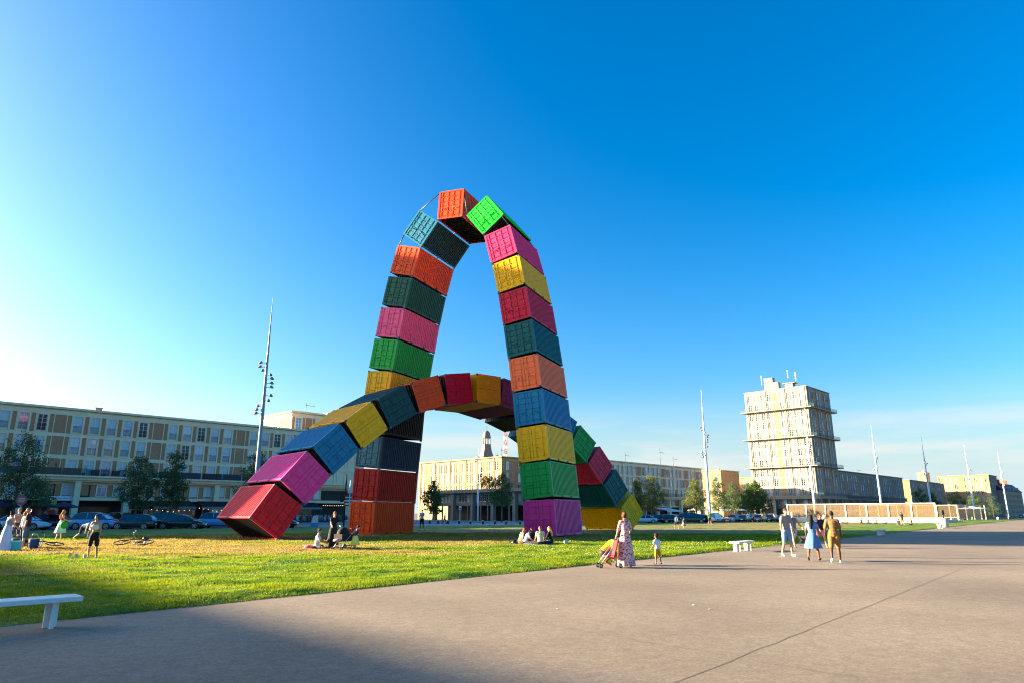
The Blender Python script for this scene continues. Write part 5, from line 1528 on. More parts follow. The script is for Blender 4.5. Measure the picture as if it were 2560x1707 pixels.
# ------------------------------------------------------------------ things on the lawn
M_BIKE = mat('bike_black', '#15161a', .4, spec=.6); M_CHROME = mat('chrome', '#c0c4c8', .2, .9)
def bicycle(p, rz, label, basket=False):
    """built upright along +x, then laid on its side"""
    t = thing('bicycle', label, 'bicycle', (p[0], p[1], .14), 0, 'bicycles lying on the lawn')
    t.rotation_euler = (radians(76), 0, rz)
    for x in (-.52, .54):
        a = [(x + .335 * cos(q * 2 * pi / 24), 0, .34 + .335 * sin(q * 2 * pi / 24)) for q in range(25)]
        w = MB().tube(a, .022, 6, caps=False).build('wheel', M_TYRE, t)
        g = MB(); g.tube([(x, -.04, .34), (x, .04, .34)], .03, 6)
        for q in range(10): g.tube([(x, 0, .34), (x + .32 * cos(q * pi / 5), 0, .34 + .32 * sin(q * pi / 5))], .004, 3)
        g.build('spokes', M_CHROME, w)
    MB().tube([(-.52, 0, .34), (-.12, 0, .30), (.42, 0, .78), (-.2, 0, .82), (-.12, 0, .30)], .019, 6).tube([(-.52, 0, .34), (-.2, 0, .80)], .013, 6).tube([(.54, 0, .34), (.40, 0, .86), (.38, 0, .98)], .018, 6).build('frame', M_BIKE, t)
    h = MB().tube([(.36, -.3, 1.04), (.42, -.22, 1.02), (.38, 0, .99), (.42, .22, 1.02), (.36, .3, 1.04)], .014, 6).build('handlebar', M_CHROME, t)
    for s_ in (-1, 1): MB().tube([(.36, s_ * .3, 1.04), (.24, s_ * .33, 1.03)], .02, 6).build('grip', M_BIKE, h)
    MB().lathe([(0, 0), (.03, .02), (.05, .12), (.09, .22), (.07, .27), (0, .28)], 8, axis='x', c=(-.36, 0, .90)).build('saddle', M_BIKE, t)
    MB().tube([(-.2, 0, .8), (-.21, 0, .9)], .014, 6).build('seat_post', M_CHROME, t)
    MB().lathe([(0, -.03), (.09, -.03), (.09, -.02), (0, -.02)], 12, axis='y', c=(-.12, 0, .30)).tube([(-.12, -.06, .3), (-.05, -.06, .16)], .012, 5).tube([(-.12, .06, .3), (-.19, .06, .44)], .012, 5).build('crank', M_CHROME, t)
    t.scale = (1.2, 1.2, 1.2)
    if basket:
        MB().box(-.2, .2, -.18, .18, .0, .26).build('pannier', M_BIKE, t, loc=(-.58, 0, .72))
    return t
bicycle((-23.6, 35.6), .10, 'black bicycle with pannier lying on the dry grass right of the man in black', True)
bicycle((-19.9, 36.6), pi - .05, 'black bicycle lying on the grass right of the girl in shorts, wheel up')
t = thing('cool_bag', 'turquoise cool bag standing beside the white skirt', 'bag', (-23.2, 32.9, 0), .3)
MB().box(-.22, .22, -.14, .14, 0, .42).build('body', mat('turquoise', '#5fc4b8', .6), t); MB().box(-.23, .23, -.15, .15, .421, .47).build('lid', mat('turquoise2', '#7fd4cc', .6), t); MB().tube([(-.2, 0, .46), (-.15, 0, .6), (.15, 0, .6), (.2, 0, .46)], .012, 5).build('handle', M_SIGNW, t)
t = thing('beach_bag', 'navy striped bag behind the turquoise one', 'bag', (-23.1, 34.0, 0), .3)
g = MB()
MB().lathe([(0, 0), (.2, 0), (.24, .5), (.22, .52), (0, .45)], 10).build('body', mat('navy_bag', '#2a3a66', .8, vary=.4, scale=9), t); MB().tube([(-.18, 0, .5), (-.1, 0, .75), (.1, 0, .75), (.18, 0, .5)], .014, 5).build('handle', M_SIGNW, t)
t = thing('folding_chair', 'silver crossed frame of a folding chair lying at the feet of the man in black', 'folding chair', (-24.1, 33.7, .03), .2)
for a, b in (((-.5, 0, 0), (.35, .1, .42)), ((-.35, 0, .03), (.15, .2, .5)), ((.05, 0, .42), (.5, .1, 0)), ((-.1, .1, .3), (.42, .2, .02))): MB().tube([a, b], .018, 6).build('tube', M_CHROME, t)
MB().add([(-.3, .05, .1), (.3, .1, .2), (.32, .25, .3), (-.28, .2, .2), (-.3, .05, .085), (.3, .1, .185), (.32, .25, .285), (-.28, .2, .185)], [(0, 1, 2, 3), (7, 6, 5, 4), (0, 4, 5, 1), (1, 5, 6, 2), (2, 6, 7, 3), (3, 7, 4, 0)]).build('cloth', M_BIKE, t)
for i, (x, y) in enumerate(((-16.85, 27.0), (-16.6, 26.95), (-16.4, 27.15))):
    o = MB().box(-.05, .05, -.05, .05, 0, .2 - .03 * i).build('wooden_block', mat('pale_wood', '#cbb48a', .7), loc=(x, y, .06), rz=.4 * i)
    tag(o, 'pale wooden throwing block on the grass at the feet of the girl, %s' % ('left', 'middle', 'right')[i], 'wooden block', 'wooden blocks of a lawn game')
# picnic
tag(MB().box(-.75, .75, -.6, .6, 0, .02).build('picnic_blanket', mat('blanket_blue', '#6aa0c0', .9, vary=.3, scale=4), loc=(1.5, 38.55, .085), rz=.2), 'light blue picnic blanket under the seated group', 'blanket')
t = thing('bag', 'dark shoulder bag lying left of the seated group', 'bag', (.15, 39.3, .06), .3)
MB().lathe([(0, 0), (.2, 0), (.22, .1), (.12, .22), (0, .24)], 9).build('body', M_BIKE, t); MB().tube([(-.15, 0, .15), (-.3, .05, .1), (-.38, .1, .02)], .015, 5).build('strap', M_BIKE, t)
t = thing('paper_bag', 'crumpled pale paper bag on the grass right of the seated group', 'bag', (2.98, 38.9, .06), .5)
MB().add([(-.12, -.1, 0), (.12, -.08, 0), (.1, .1, 0), (-.1, .1, 0), (-.14, -.06, .24), (.08, -.05, .28), (.12, .05, .22), (-.1, .06, .26)], [(3, 2, 1, 0), (0, 1, 5, 4), (1, 2, 6, 5), (2, 3, 7, 6), (3, 0, 4, 7)]).build('body', mat('paper', '#d8c4a8', .8), t)
t = thing('cushion', 'pink cushion on the grass just behind the man in the white t-shirt', 'cushion', (-9.86, 34.22, .06), .4)
MB().lathe([(0, 0), (.2, .01), (.25, .07), (.2, .15), (0, .17)], 14).build('cushion', mat('pink_cushion', '#e0487c', .8), t)
# ------------------------------------------------------------------ people
M_SKIN = {'light': mat('skin_light', '#d9a184', .55, vary=.06), 'tan': mat('skin_tan', '#c08560', .55, vary=.06), 'dark': mat('skin_dark', '#5e3a26', .5, vary=.08), 'brown': mat('skin_brown', '#8a5636', .5, vary=.08)}
M_EYE = mat('eye_dark', '#16110e', .3); M_LIP = mat('lip', '#a05a4c', .5)
def uvs(c, r, n=12, m=8):
    vs = [(c[0], c[1], c[2] - r[2])]
    for i in range(1, m):
        a = -pi / 2 + pi * i / m
        for k in range(n): vs.append((c[0] + r[0] * cos(a) * cos(2 * pi * k / n), c[1] + r[1] * cos(a) * sin(2 * pi * k / n), c[2] + r[2] * sin(a)))
    vs.append((c[0], c[1], c[2] + r[2])); L = len(vs) - 1
    fs = [(0, 1 + (k + 1) % n, 1 + k) for k in range(n)]
    for i in range(m - 2):
        for k in range(n): fs.append((1 + i * n + k, 1 + i * n + (k + 1) % n, 1 + (i + 1) * n + (k + 1) % n, 1 + (i + 1) * n + k))
    fs += [(L, L - n + k, L - n + (k + 1) % n) for k in range(n)]
    return vs, fs
def limb(g, pts, rad, n=10):
    """tapered limb with round ends: a sphere at each joint and a cone between"""
    for i, (p, r) in enumerate(zip(pts, rad)):
        g.add(*uvs(p, (r, r, r), n, 6))
    g.tube(pts, rad, n)
def ell(g, c, r, R=None):
    vs, fs = uvs((0, 0, 0), r)
    g.add([Vector(c) + (R @ Vector(v) if R is not None else Vector(v)) for v in vs], fs)
SC2 = bpy.data.scenes.new('tmp')
def remesh(name, g, vox, m, parent, smooth=3, extra=None):
    """fuse overlapping limbs into one continuous skin"""
    me = bpy.data.meshes.new('tmp'); me.from_pydata(g.v, [], g.f)
    o = bpy.data.objects.new('tmp', me); SC2.collection.objects.link(o)
    md = o.modifiers.new('r', 'REMESH'); md.mode = 'VOXEL'; md.voxel_size = vox; md.use_smooth_shade = True
    s = o.modifiers.new('s', 'SMOOTH'); s.iterations = smooth; s.factor = .5
    SC2.view_layers[0].update(); dg = SC2.view_layers[0].depsgraph
    out = bpy.data.meshes.new_from_object(o.evaluated_get(dg))
    bpy.data.objects.remove(o); bpy.data.meshes.remove(me)
    out.name = name
    out.materials.clear()
    for q in (m if hasattr(m, '__len__') else [m]): out.materials.append(q)
    if extra is not None:                              # small facial details joined into the same mesh
        bm = bmesh.new(); bm.from_mesh(out)
        for vs, fs, mi in extra:
            b = [bm.verts.new(v) for v in vs]
            for f in fs:
                try: q = bm.faces.new([b[i] for i in f]); q.material_index = mi; q.smooth = True
                except ValueError: pass
        bm.to_mesh(out); bm.free()
    return link(name, out, parent)
def cloth(name, col, **k):
    return mat('cloth_' + name, col, .85, vary=k.get('vary', .1), scale=k.get('scale', 5.), bump=.3, bscale=14)
def floral():
    if 'floral' in MATS: return MATS['floral']
    m = bpy.data.materials.new('floral'); m.use_nodes = True; nt = m.node_tree; b = nt.nodes['Principled BSDF']; b.inputs['Roughness'].default_value = .85
    tc = nt.nodes.new('ShaderNodeTexCoord')
    mp = nt.nodes.new('ShaderNodeMapping'); mp.inputs['Scale'].default_value = (9, 9, 15); nt.links.new(tc.outputs['Object'], mp.inputs[0])
    n = nt.nodes.new('ShaderNodeTexNoise'); n.inputs['Scale'].default_value = 1.6; n.inputs['Detail'].default_value = 5; nt.links.new(mp.outputs[0], n.inputs['Vector'])
    r = nt.nodes.new('ShaderNodeValToRGB'); r.color_ramp.interpolation = 'CONSTANT'
    r.color_ramp.elements[0].color = (*S('#5a2a38'), 1); r.color_ramp.elements[1].position = .42; r.color_ramp.elements[1].color = (*S('#c8808c'), 1)
    e = r.color_ramp.elements.new(.50); e.color = (*S('#e8c8c0'), 1); e = r.color_ramp.elements.new(.60); e.color = (*S('#b06878'), 1); e = r.color_ramp.elements.new(.66); e.color = (*S('#e0b0a8'), 1)
    nt.links.new(n.outputs['Fac'], r.inputs[0]); nt.links.new(r.outputs[0], b.inputs['Base Color'])
    MATS['floral'] = m; return m

def person(label, p, face, h=1.75, skin='light', top=None, top_len='short', bottom=None, bot='shorts', shoe='#e8e6e2', hair='#3a2618', hstyle='short', pose=None, z=0., group=None, female=False, seat=None, vox=None, hands=True, child=False, bare=False, name='person', belly=0.):
    """face: heading in degrees the person looks to (0 = away from camera, 90 = right, 180 = towards camera)"""
    po = dict(lean=3, turn=0, head=0, nod=0, lh=5, lk=5, rh=-5, rk=8, la=5, lb=9, le=15, ra=5, rb=9, re=15, lsp=4, rsp=4)
    po.update(pose or {})
    k = h / 1.75
    T = thing(name, label, 'person', (p[0], p[1], z), -radians(face), group)
    hd = 1.25 if child else 1.0
    # skeleton (metres for a 1.75 m adult, forward +y, right +x), hip at origin first
    up = Vector((0, sin(radians(po['lean'])), cos(radians(po['lean']))))
    fw = Vector((0, up.z, -up.y)); rt = Vector((1, 0, 0))
    hip = Vector((0, 0, 0)); waist = hip + up * .17; chest = hip + up * .38; nk = hip + up * .555
    legl = .86 if not child else .74
    J = {}
    for s_, a in ((-1, 'l'), (1, 'r')):
        q, kn, sp = radians(po[a + 'h']), radians(po[a + 'k']), radians(po[a + 'sp'])
        H = hip + Vector((s_ * .095, 0, -.04))
        def dr(ang): return Vector((s_ * sin(sp) * cos(ang) if True else 0, sin(ang), -cos(ang) * cos(sp)))
        spv = radians(po.get(a + 'out', 0))
        d1 = Vector((s_ * sin(sp), sin(q), -cos(q))).normalized()
        if seat == 'cross':
            d1 = Vector((s_ * .75, .62, .05)).normalized()
        K = H + d1 * (.44 * legl / .86)
        d2 = Vector((s_ * sin(sp) * .6, sin(q - kn), -cos(q - kn))).normalized()
        if seat == 'cross':
            d2 = Vector((-s_ * .86, .30, -.22)).normalized()
        A = K + d2 * (.42 * legl / .86)
        ft = Vector((s_ * .18, cos(q - kn) * .9 + .1, -sin(max(-.6, min(.6, (q - kn)))) * -1 * -.6))
        fz = Vector((s_ * .15, 1, max(-.7, min(.5, (q - kn) * .8)))).normalized()
        J[a + 'leg'] = (H, K, A, A + fz * .17 + Vector((0, 0, -.045)))
        Sh = hip + up * .50 + rt * (s_ * (.172 if not female else .150)) 
        aa, ab, ae = radians(po[a + 'a']), radians(po[a + 'b']), radians(po[a + 'e'])
        u1 = (fw * (sin(aa) * cos(ab)) - up * (cos(aa) * cos(ab)) + rt * (s_ * sin(ab))).normalized()
        E = Sh + u1 * .275
        ain = radians(po.get(a + 'in', 0))
        u2 = (fw * (sin(aa + ae) * cos(ab * .5)) - up * (cos(aa + ae) * cos(ab * .5)) + rt * (s_ * (sin(ab * .5) - sin(ain)))).normalized()
        Wr = E + u2 * .245
        J[a + 'arm'] = (Sh, E, Wr, u2)
    if seat == 'ground' or seat == 'cross':
        zmin = -.115
    else:
        zmin = min(J['lleg'][2].z - .075, J['rleg'][2].z - .075, J['lleg'][3].z - .03, J['rleg'][3].z - .03)
    off = Vector((0, 0, -zmin))
    def X(v): return (Vector(v) + off) * k
    hN = radians(po['nod']); tn = -radians(po['head'])
    hup = (up * cos(hN) + fw * sin(hN)).normalized(); hfw = (fw * cos(hN) - up * sin(hN)).normalized()
    R = Matrix.Rotation(tn, 3, hup)
    hfw = R @ hfw; hrt = hfw.cross(hup)
    HC = nk + hup * (.165 * hd) + hfw * .025
    HM = Matrix((hrt, hfw, hup)).transposed()
    def hp(x, y, zz): return X(HC + (HM @ Vector((x, y, zz))) * hd)
    vox = vox or .013
    near = vox < .02
    g = MB()
    # torso
    f = .9 if female else 1.0
    TR_ = Matrix((rt, fw, up)).transposed()
    kk = k
    def tell(c, r): ell(g, X(c), [q * kk for q in r], TR_)
    tell(hip + up * .0, (.165, .115, .13)); tell(waist, (.138 * f, .098 + belly * .5, .15)); tell(hip + up * .29, (.152 * f, .105 + belly * .4, .16)); tell(chest + up * .02, (.168 * f, .108, .14))
    if female: 
        for s_ in (-1, 1): tell(chest + fw * .075 + rt * s_ * .07 - up * .02, (.065, .055, .065))
    limb(g, [X(nk - up * .09), X(nk + hup * .06)], [.060 * kk, .052 * kk])
    g.tube([X(J['larm'][0]), X(nk - up * .05), X(J['rarm'][0])], [.058 * kk, .075 * kk, .058 * kk], 8)
    la = .92 if female else 1.
    for a in 'lr':
        H, K, A, Ft = J[a + 'leg']
        mid = H.lerp(K, .4)
        limb(g, [X(H), X(mid), X(K)], [.092 * kk, .083 * kk, .056 * kk])
        cm = K.lerp(A, .33) + (K - A).cross(Vector((1, 0, 0))).normalized() * -.012
        limb(g, [X(K), X(cm), X(A)], [.054 * kk, .056 * kk, .035 * kk])
        limb(g, [X(A + Vector((0, -.03, -.035))), X(Ft)], [.036 * kk, .026 * kk])
        Sh, E, Wr, u2 = J[a + 'arm']
        limb(g, [X(Sh), X(Sh.lerp(E, .45)), X(E)], [.054 * kk * la, .049 * kk * la, .038 * kk * la])
        limb(g, [X(E), X(E.lerp(Wr, .3)), X(Wr)], [.038 * kk * la, .038 * kk * la, .026 * kk * la])
        # hand: palm, four fingers of unequal length slightly curled, thumb from the side
        s_ = -1 if a == 'l' else 1
        side = u2.cross(rt).normalized()               # towards thumb side (forward)
        if side.dot(fw) < 0: side = -side
        nrm = u2.cross(side).normalized()
        if nrm.x * s_ > 0: nrm = -nrm                   # palm normal faces the body
        Pm = Wr + u2 * .05
        ell(g, X(Pm), (.017 * kk, .040 * kk, .052 * kk), Matrix((nrm, side, u2)).transposed())
        if near and hands:
            for j, ln in enumerate((.066, .076, .070, .054)):
                b0 = Wr + u2 * .085 + side * (.027 - .018 * j)
                b1 = b0 + u2 * ln * .5 + nrm * .010; b2 = b1 + u2 * ln * .4 + nrm * .026
                limb(g, [X(b0), X(b1), X(b2)], [.0095 * kk, .009 * kk, .008 * kk], 6)
            t0 = Wr + u2 * .03 + side * .03; limb(g, [X(t0), X(t0 + side * .028 + u2 * .03 + nrm * .01), X(t0 + side * .034 + u2 * .058 + nrm * .02)], [.012 * kk, .010 * kk, .009 * kk], 6)
    # head: skull, jaw, nose, ears
    hk = kk * hd
    def hell(c, r): ell(g, hp(*c), [q * hk for q in r], HM)
    hell((0, -.012, .03), (.074, .094, .088)); hell((0, .022, -.045), (.058, .066, .068)); hell((0, .045, -.085), (.034, .034, .026))
    hell((0, .088, -.015), (.011, .020, .024))
    for s_ in (-1, 1): hell((s_ * .076, -.005, -.01), (.010, .020, .030)); hell((s_ * .034, .070, -.030), (.026, .020, .022))
    extra = []
    for s_ in (-1, 1):
        vs, fs = uvs((0, 0, 0), (.013 * hk, .006 * hk, .007 * hk), 8, 4); extra.append(([hp(s_ * .031, .0835, .012) + HM @ Vector(v) for v in vs], fs, 1))
        vs, fs = uvs((0, 0, 0), (.020 * hk, .006 * hk, .0045 * hk), 8, 4); extra.append(([hp(s_ * .032, .086, .036) + HM @ Vector(v) for v in vs], fs, 1))
    vs, fs = uvs((0, 0, 0), (.022 * hk, .006 * hk, .007 * hk), 8, 4); extra.append(([hp(0, .089, -.062) + HM @ Vector(v) for v in vs], fs, 2))
    remesh('body', g, vox, [M_SKIN[skin], M_EYE, M_LIP], T, extra=extra if near else None)
    # hair
    if hstyle:
        g = MB(); hm = cloth('hair' + hair.strip('#'), hair, vary=.3, scale=30)
        def he(c, r): ell(g, hp(*c), [q * hk for q in r], HM)
        if hstyle == 'buzz': he((0, -.018, .038), (.078, .095, .088))
        elif hstyle == 'afro': he((0, -.02, .055), (.105, .115, .105)); he((0, -.05, .01), (.095, .085, .09))
        else: he((0, -.022, .044), (.083, .098, .090)); he((0, -.05, .0), (.078, .066, .085))
        if hstyle in ('long', 'tail', 'bun', 'bob'):
            he((-.062, -.01, -.01), (.024, .05, .075)); he((.062, -.01, -.01), (.024, .05, .075))
        if hstyle == 'bob': he((0, -.05, -.06), (.085, .06, .075))
        if hstyle == 'long':
            b0 = hp(0, -.06, -.02); dn = X(nk - up * .05 - fw * .10); d2 = X(nk - up * .27 - fw * .12)
            g.tube([b0, b0.lerp(dn, .5), dn, d2], [.075 * hk, .085 * hk, .09 * hk, .05 * hk], 10)
            for s_ in (-1, 1): g.tube([hp(s_ * .065, -.02, .0), X(nk + rt * s_ * .09 - up * .06 + fw * .0), X(nk + rt * s_ * .10 - up * .2 + fw * .04)], [.03 * hk, .035 * hk, .018 * hk], 8)
        if hstyle == 'tail': g.tube([hp(0, -.10, .05), hp(0, -.14, .0), hp(0, -.13, -.14)], [.03 * hk, .035 * hk, .012 * hk], 8)
        if hstyle == 'bun': he((0, -.11, .06), (.045, .045, .045))
        cut = None
        remesh('hair', g, max(vox, .014), hm, T, 1)
    # clothes: the same limbs a little wider
    def cell(g, c, r, e=.014): ell(g, X(c), [(q + e) * kk for q in r], TR_)
    if top:
        g = MB(); e = .016
        tm = top if not isinstance(top, str) else cloth('top' + top.strip('#'), top)
        if top_len in ('crop', 'strap'):
            cell(g, hip + up * .27, (.150 * f, .104 + belly * .4, .07), e); cell(g, chest - up * .02, (.160 * f, .106, .10), e)
            if female:
                for s_ in (-1, 1): cell(g, chest + fw * .075 + rt * s_ * .07 - up * .02, (.065, .055, .065), .012)
            if top_len == 'crop':
                for s_ in (-1, 1): g.tube([X(chest + rt * s_ * .09 + fw * .06), X(nk + rt * s_ * .085 - up * .015), X(chest + rt * s_ * .09 - fw * .07)], .032 * kk, 7)
        else:
            cell(g, hip + up * .05, (.168, .118 + belly * .3, .11), e + .004); cell(g, waist, (.142 * f, .102 + belly * .5, .14), e + .006); cell(g, hip + up * .29, (.155 * f, .108 + belly * .4, .15), e); cell(g, chest + up * .02, (.17 * f, .110, .125), e)
            if female:
                for s_ in (-1, 1): cell(g, chest + fw * .075 + rt * s_ * .07 - up * .02, (.065, .055, .065), .013)
            g.tube([X(J['larm'][0]), X(nk - up * .06), X(J['rarm'][0])], [.070 * kk, .082 * kk, .070 * kk], 8)
            fr = dict(short=.62, long=1., tank=.0, mid=.95)[top_len]
            for a in 'lr':
                Sh, E, Wr, u2 = J[a + 'arm']
                if fr > 0: limb(g, [X(Sh), X(Sh.lerp(E, fr))], [.068 * kk * la, .064 * kk * la])
                if top_len == 'long': limb(g, [X(E), X(E.lerp(Wr, .92))], [.055 * kk, .04 * kk])
        remesh('top', g, max(vox, .014), tm, T)
    if bottom:
        bmv = bottom if not isinstance(bottom, str) else cloth('bot' + bottom.strip('#'), bottom)
        if bot in ('shorts', 'trousers', 'briefs'):
            g = MB(); cell(g, hip + up * .02, (.166, .117, .125), .014)
            for a in 'lr':
                H, K, A, Ft = J[a + 'leg']
                fr = dict(shorts=.86, briefs=.45, trousers=1.)[bot]
                limb(g, [X(H), X(H.lerp(K, .45 * fr)), X(H.lerp(K, fr))], [.108 * kk, .102 * kk, (.086 if bot != 'trousers' else .075) * kk])
                if bot == 'trousers': limb(g, [X(K), X(K.lerp(A, .5)), X(K.lerp(A, .95))], [.075 * kk, .066 * kk, .058 * kk])
            remesh('trousers' if bot == 'trousers' else 'shorts', g, max(vox, .014), bmv, T)
        else:                                          # skirt or dress hung from the waist, with folds
            ln = dict(mini=.40, skirt=.55, long=.93)[bot] * (legl / .86)
            z0 = (waist if bot != 'mini' else hip + up * .12)
            ctr = (J['lleg'][1] + J['rleg'][1]) / 2; ce = (J['lleg'][2] + J['rleg'][2]) / 2
            vs, fs = [], []; n_, m_ = 40, 9
            spread = abs(J['lleg'][1].y - J['rleg'][1].y) * .5
            for i in range(m_):
                q = i / (m_ - 1)
                c = z0.lerp(Vector((ctr.x, ctr.y, hip.z - .3)), min(1, q * 1.2)); c = Vector((c.x, c.y, z0.z - q * (ln + .17)))
                wx, wy = (.150 * f + .05 * min(1, q * 4) + (.14 if bot != 'long' else .12) * q), (.112 + .035 * min(1, q * 4) + (.12 + spread * .8 if bot != 'long' else .12) * q)
                for j in range(n_):
                    a = 2 * pi * j / n_; fo = 1 + .075 * q * sin(a * 9 + i * .25) + .03 * q * sin(a * 4 + 1)
                    vs.append(X(c + Vector((wx * cos(a) * fo, wy * sin(a) * fo, 0))))
            for i in range(m_ - 1):
                for j in range(n_): fs.append((i * n_ + j, i * n_ + (j + 1) % n_, (i + 1) * n_ + (j + 1) % n_, (i + 1) * n_ + j))
            gg = MB(); gg.add(vs, fs, 0, True); gg.build('skirt', bmv, T)
    if shoe:
        g = MB(); 
        for a in 'lr':
            H, K, A, Ft = J[a + 'leg']; dd = (Ft - A); 
            g = MB(); limb(g, [X(A + Vector((0, -.035, -.035))), X(A + dd * .5 + Vector((0, 0, -.018))), X(Ft)], [.044 * kk, .042 * kk, .034 * kk], 8)
            remesh('shoe', g, .015 if near else .02, cloth('shoe' + shoe.strip('#'), shoe), T, 1)
    return T, X, J, HM, hp
FAR = dict(vox=.024, hands=False)
WALK_A = dict(lh=22, lk=10, rh=-20, rk=22, la=-18, le=18, ra=20, re=22)
WALK_B = dict(lh=-20, lk=25, rh=22, rk=8, la=22, le=20, ra=-18, re=15)
# right: people walking on the promenade
person('man in a pale grey t-shirt and light denim shorts walking towards us', (11.34, 28.97), 168, 1.83, 'tan', '#8c8480', 'short', '#6c92b4', 'shorts', '#e8e8ea', '#4a2c1c', 'short', dict(WALK_A, la=-8, lb=22, le=20, ra=4, rb=14, re=12, lh=5, lk=4, rh=-3, rk=20), name='person')
person('man in grey tank top and pale shorts behind the grey t-shirt man', (14.52, 36.2), 170, 1.77, 'tan', '#626c78', 'tank', '#b4aa9e', 'shorts', '#3a3c40', '#c8a888', 'buzz', dict(WALK_B, lb=24, rb=16, belly=.03), belly=.05)
person('woman with long black hair in a light blue denim dress walking away from us', (11.33, 26.5), 32, 1.64, 'brown', '#527fbc', 'short', '#4a76b2', 'mini', '#1e2024', '#0e0d10', 'long', dict(WALK_A, la=8, lb=18, le=45, ra=16, rb=16, re=40, lh=-25, lk=14, rh=20, rk=6), female=True)
person('woman with reddish hair and pink shorts, half hidden by the denim dress', (15.91, 36.16), 172, 1.66, 'tan', '#1e1c28', 'short', '#d87890', 'briefs', '#8a5a48', '#6a2420', 'bob', dict(WALK_A), female=True)
person('man with shaved head, olive shirt and khaki shorts, rightmost of the walkers', (11.61, 25.35), 22, 1.77, 'dark', '#7c5c34', 'mid', '#95662c', 'shorts', '#eceae6', '#15100e', 'buzz', dict(WALK_B, la=-14, lb=16, le=48, ra=4, rb=12, re=14, lh=-24, lk=16, rh=16, rk=4))
person('person in white carrying a small child, walking far behind the couple', (44.6, 100.), 90, 1.75, 'tan', '#d8cfc4', 'short', '#2a2426', 'trousers', '#2a2220', '#3a2018', 'short', dict(WALK_A, lean=12), **FAR)
person('small child carried on the arm of the person in white', (45.1, 100.), 180, .9, 'tan', '#c88a6a', 'short', '#6a4438', 'shorts', None, '#4a2a1c', 'short', z=.95, child=True, **FAR)
# woman in the long dress with the toddler and the crouching person
person('woman in a long pink patterned dress, back to us, by the pushchair', (3.76, 23.3), -8, 1.69, 'tan', floral(), 'mid', floral(), 'long', None, '#5a2c1a', 'bun', dict(la=10, lb=16, le=30, ra=14, rb=14, re=50, lh=2, lk=2, rh=-2, rk=3), female=True, belly=.03)
person('toddler with curly hair in a white t-shirt and mustard trousers standing alone', (5.05, 24.51), -30, 1.02, 'brown', '#d8dce6', 'short', '#c88818', 'shorts', '#2a1c18', '#1c100c', 'afro', dict(la=14, lb=10, le=35, ra=20, rb=30, re=30), child=True)
person('person in a yellow t-shirt crouching beside the red pushchair', (3.12, 24.3), 82, 1.72, 'dark', '#e8ac08', 'short', '#2c2220', 'briefs', '#8a4a3a', '#14100e', 'buzz', dict(lean=48, nod=30, lh=96, lk=150, rh=88, rk=146, la=35, le=55, ra=25, re=60, lsp=10, rsp=10))
# centre: family with the pram
person('man with a beard in a white t-shirt sitting on the grass', (-9.52, 34.3), 78, 1.75, 'tan', '#d8dce4', 'short', '#1c2430', 'shorts', '#7a5a48', '#3a3230', 'short', dict(lean=6, nod=8, la=38, le=45, ra=30, re=50), seat='cross', z=.05)
person('woman in black top and long black skirt holding the black pram', (-8.85, 34.7), 150, 1.74, 'light', '#0e0e10', 'short', '#1a1918', 'long', '#2a2a2c', '#8a5428', 'bun', dict(nod=14, la=28, le=40, ra=40, re=25, lean=6), female=True)
person('child in navy shirt and pale yellow skirt beside the black pram', (-7.5, 33.62), 62, 1.18, 'tan', '#28305c', 'short', '#d8d468', 'skirt', None, '#1c1412', 'short', dict(nod=22, lean=8, la=30, le=60, ra=30, re=60, lh=12, lk=6, rh=-14, rk=12), female=True, child=True)
# picnic group
person('man in beige shirt sitting with his back to us in the picnic group', (1.55, 38.1), -6, 1.8, 'tan', '#d4c49c', 'short', '#14161c', 'trousers', '#1c1c20', '#8a5838', 'buzz', dict(lean=10, nod=18, la=40, le=20, ra=40, re=20), seat='cross', z=.09)
person('woman with long blond hair and dark top at the right of the picnic group', (2.15, 38.75), -60, 1.7, 'light', '#101018', 'long', '#14161c', 'trousers', '#c8b8b0', '#d8a850', 'long', dict(lean=8, la=30, le=40, ra=34, re=30), seat='cross', female=True, z=.09)
person('dark haired boy in white t-shirt sitting at the left of the picnic group', (.72, 39.3), 80, 1.55, 'tan', '#dfe4f0', 'short', '#3a1c18', 'shorts', '#3a2a28', '#14141a', 'short', dict(lean=22, nod=25, la=50, le=25, ra=50, re=30), seat='cross', z=.07)
person('person with orange hair in a cream top behind the boy in the cap', (.45, 39.9), 70, 1.6, 'tan', '#d8c88c', 'short', '#5a4a38', 'shorts', '#3a2a28', '#b0642c', 'short', dict(lean=18, nod=20), seat='cross', z=.07)
person('girl with brown hair and dark clothes facing us in the picnic group', (1.1, 39.8), 175, 1.6, 'tan', '#181826', 'long', '#20243a', 'trousers', '#3a2a28', '#3c241a', 'long', dict(lean=8, nod=10, la=40, le=70, ra=40, re=60), seat='cross', female=True, z=.07)
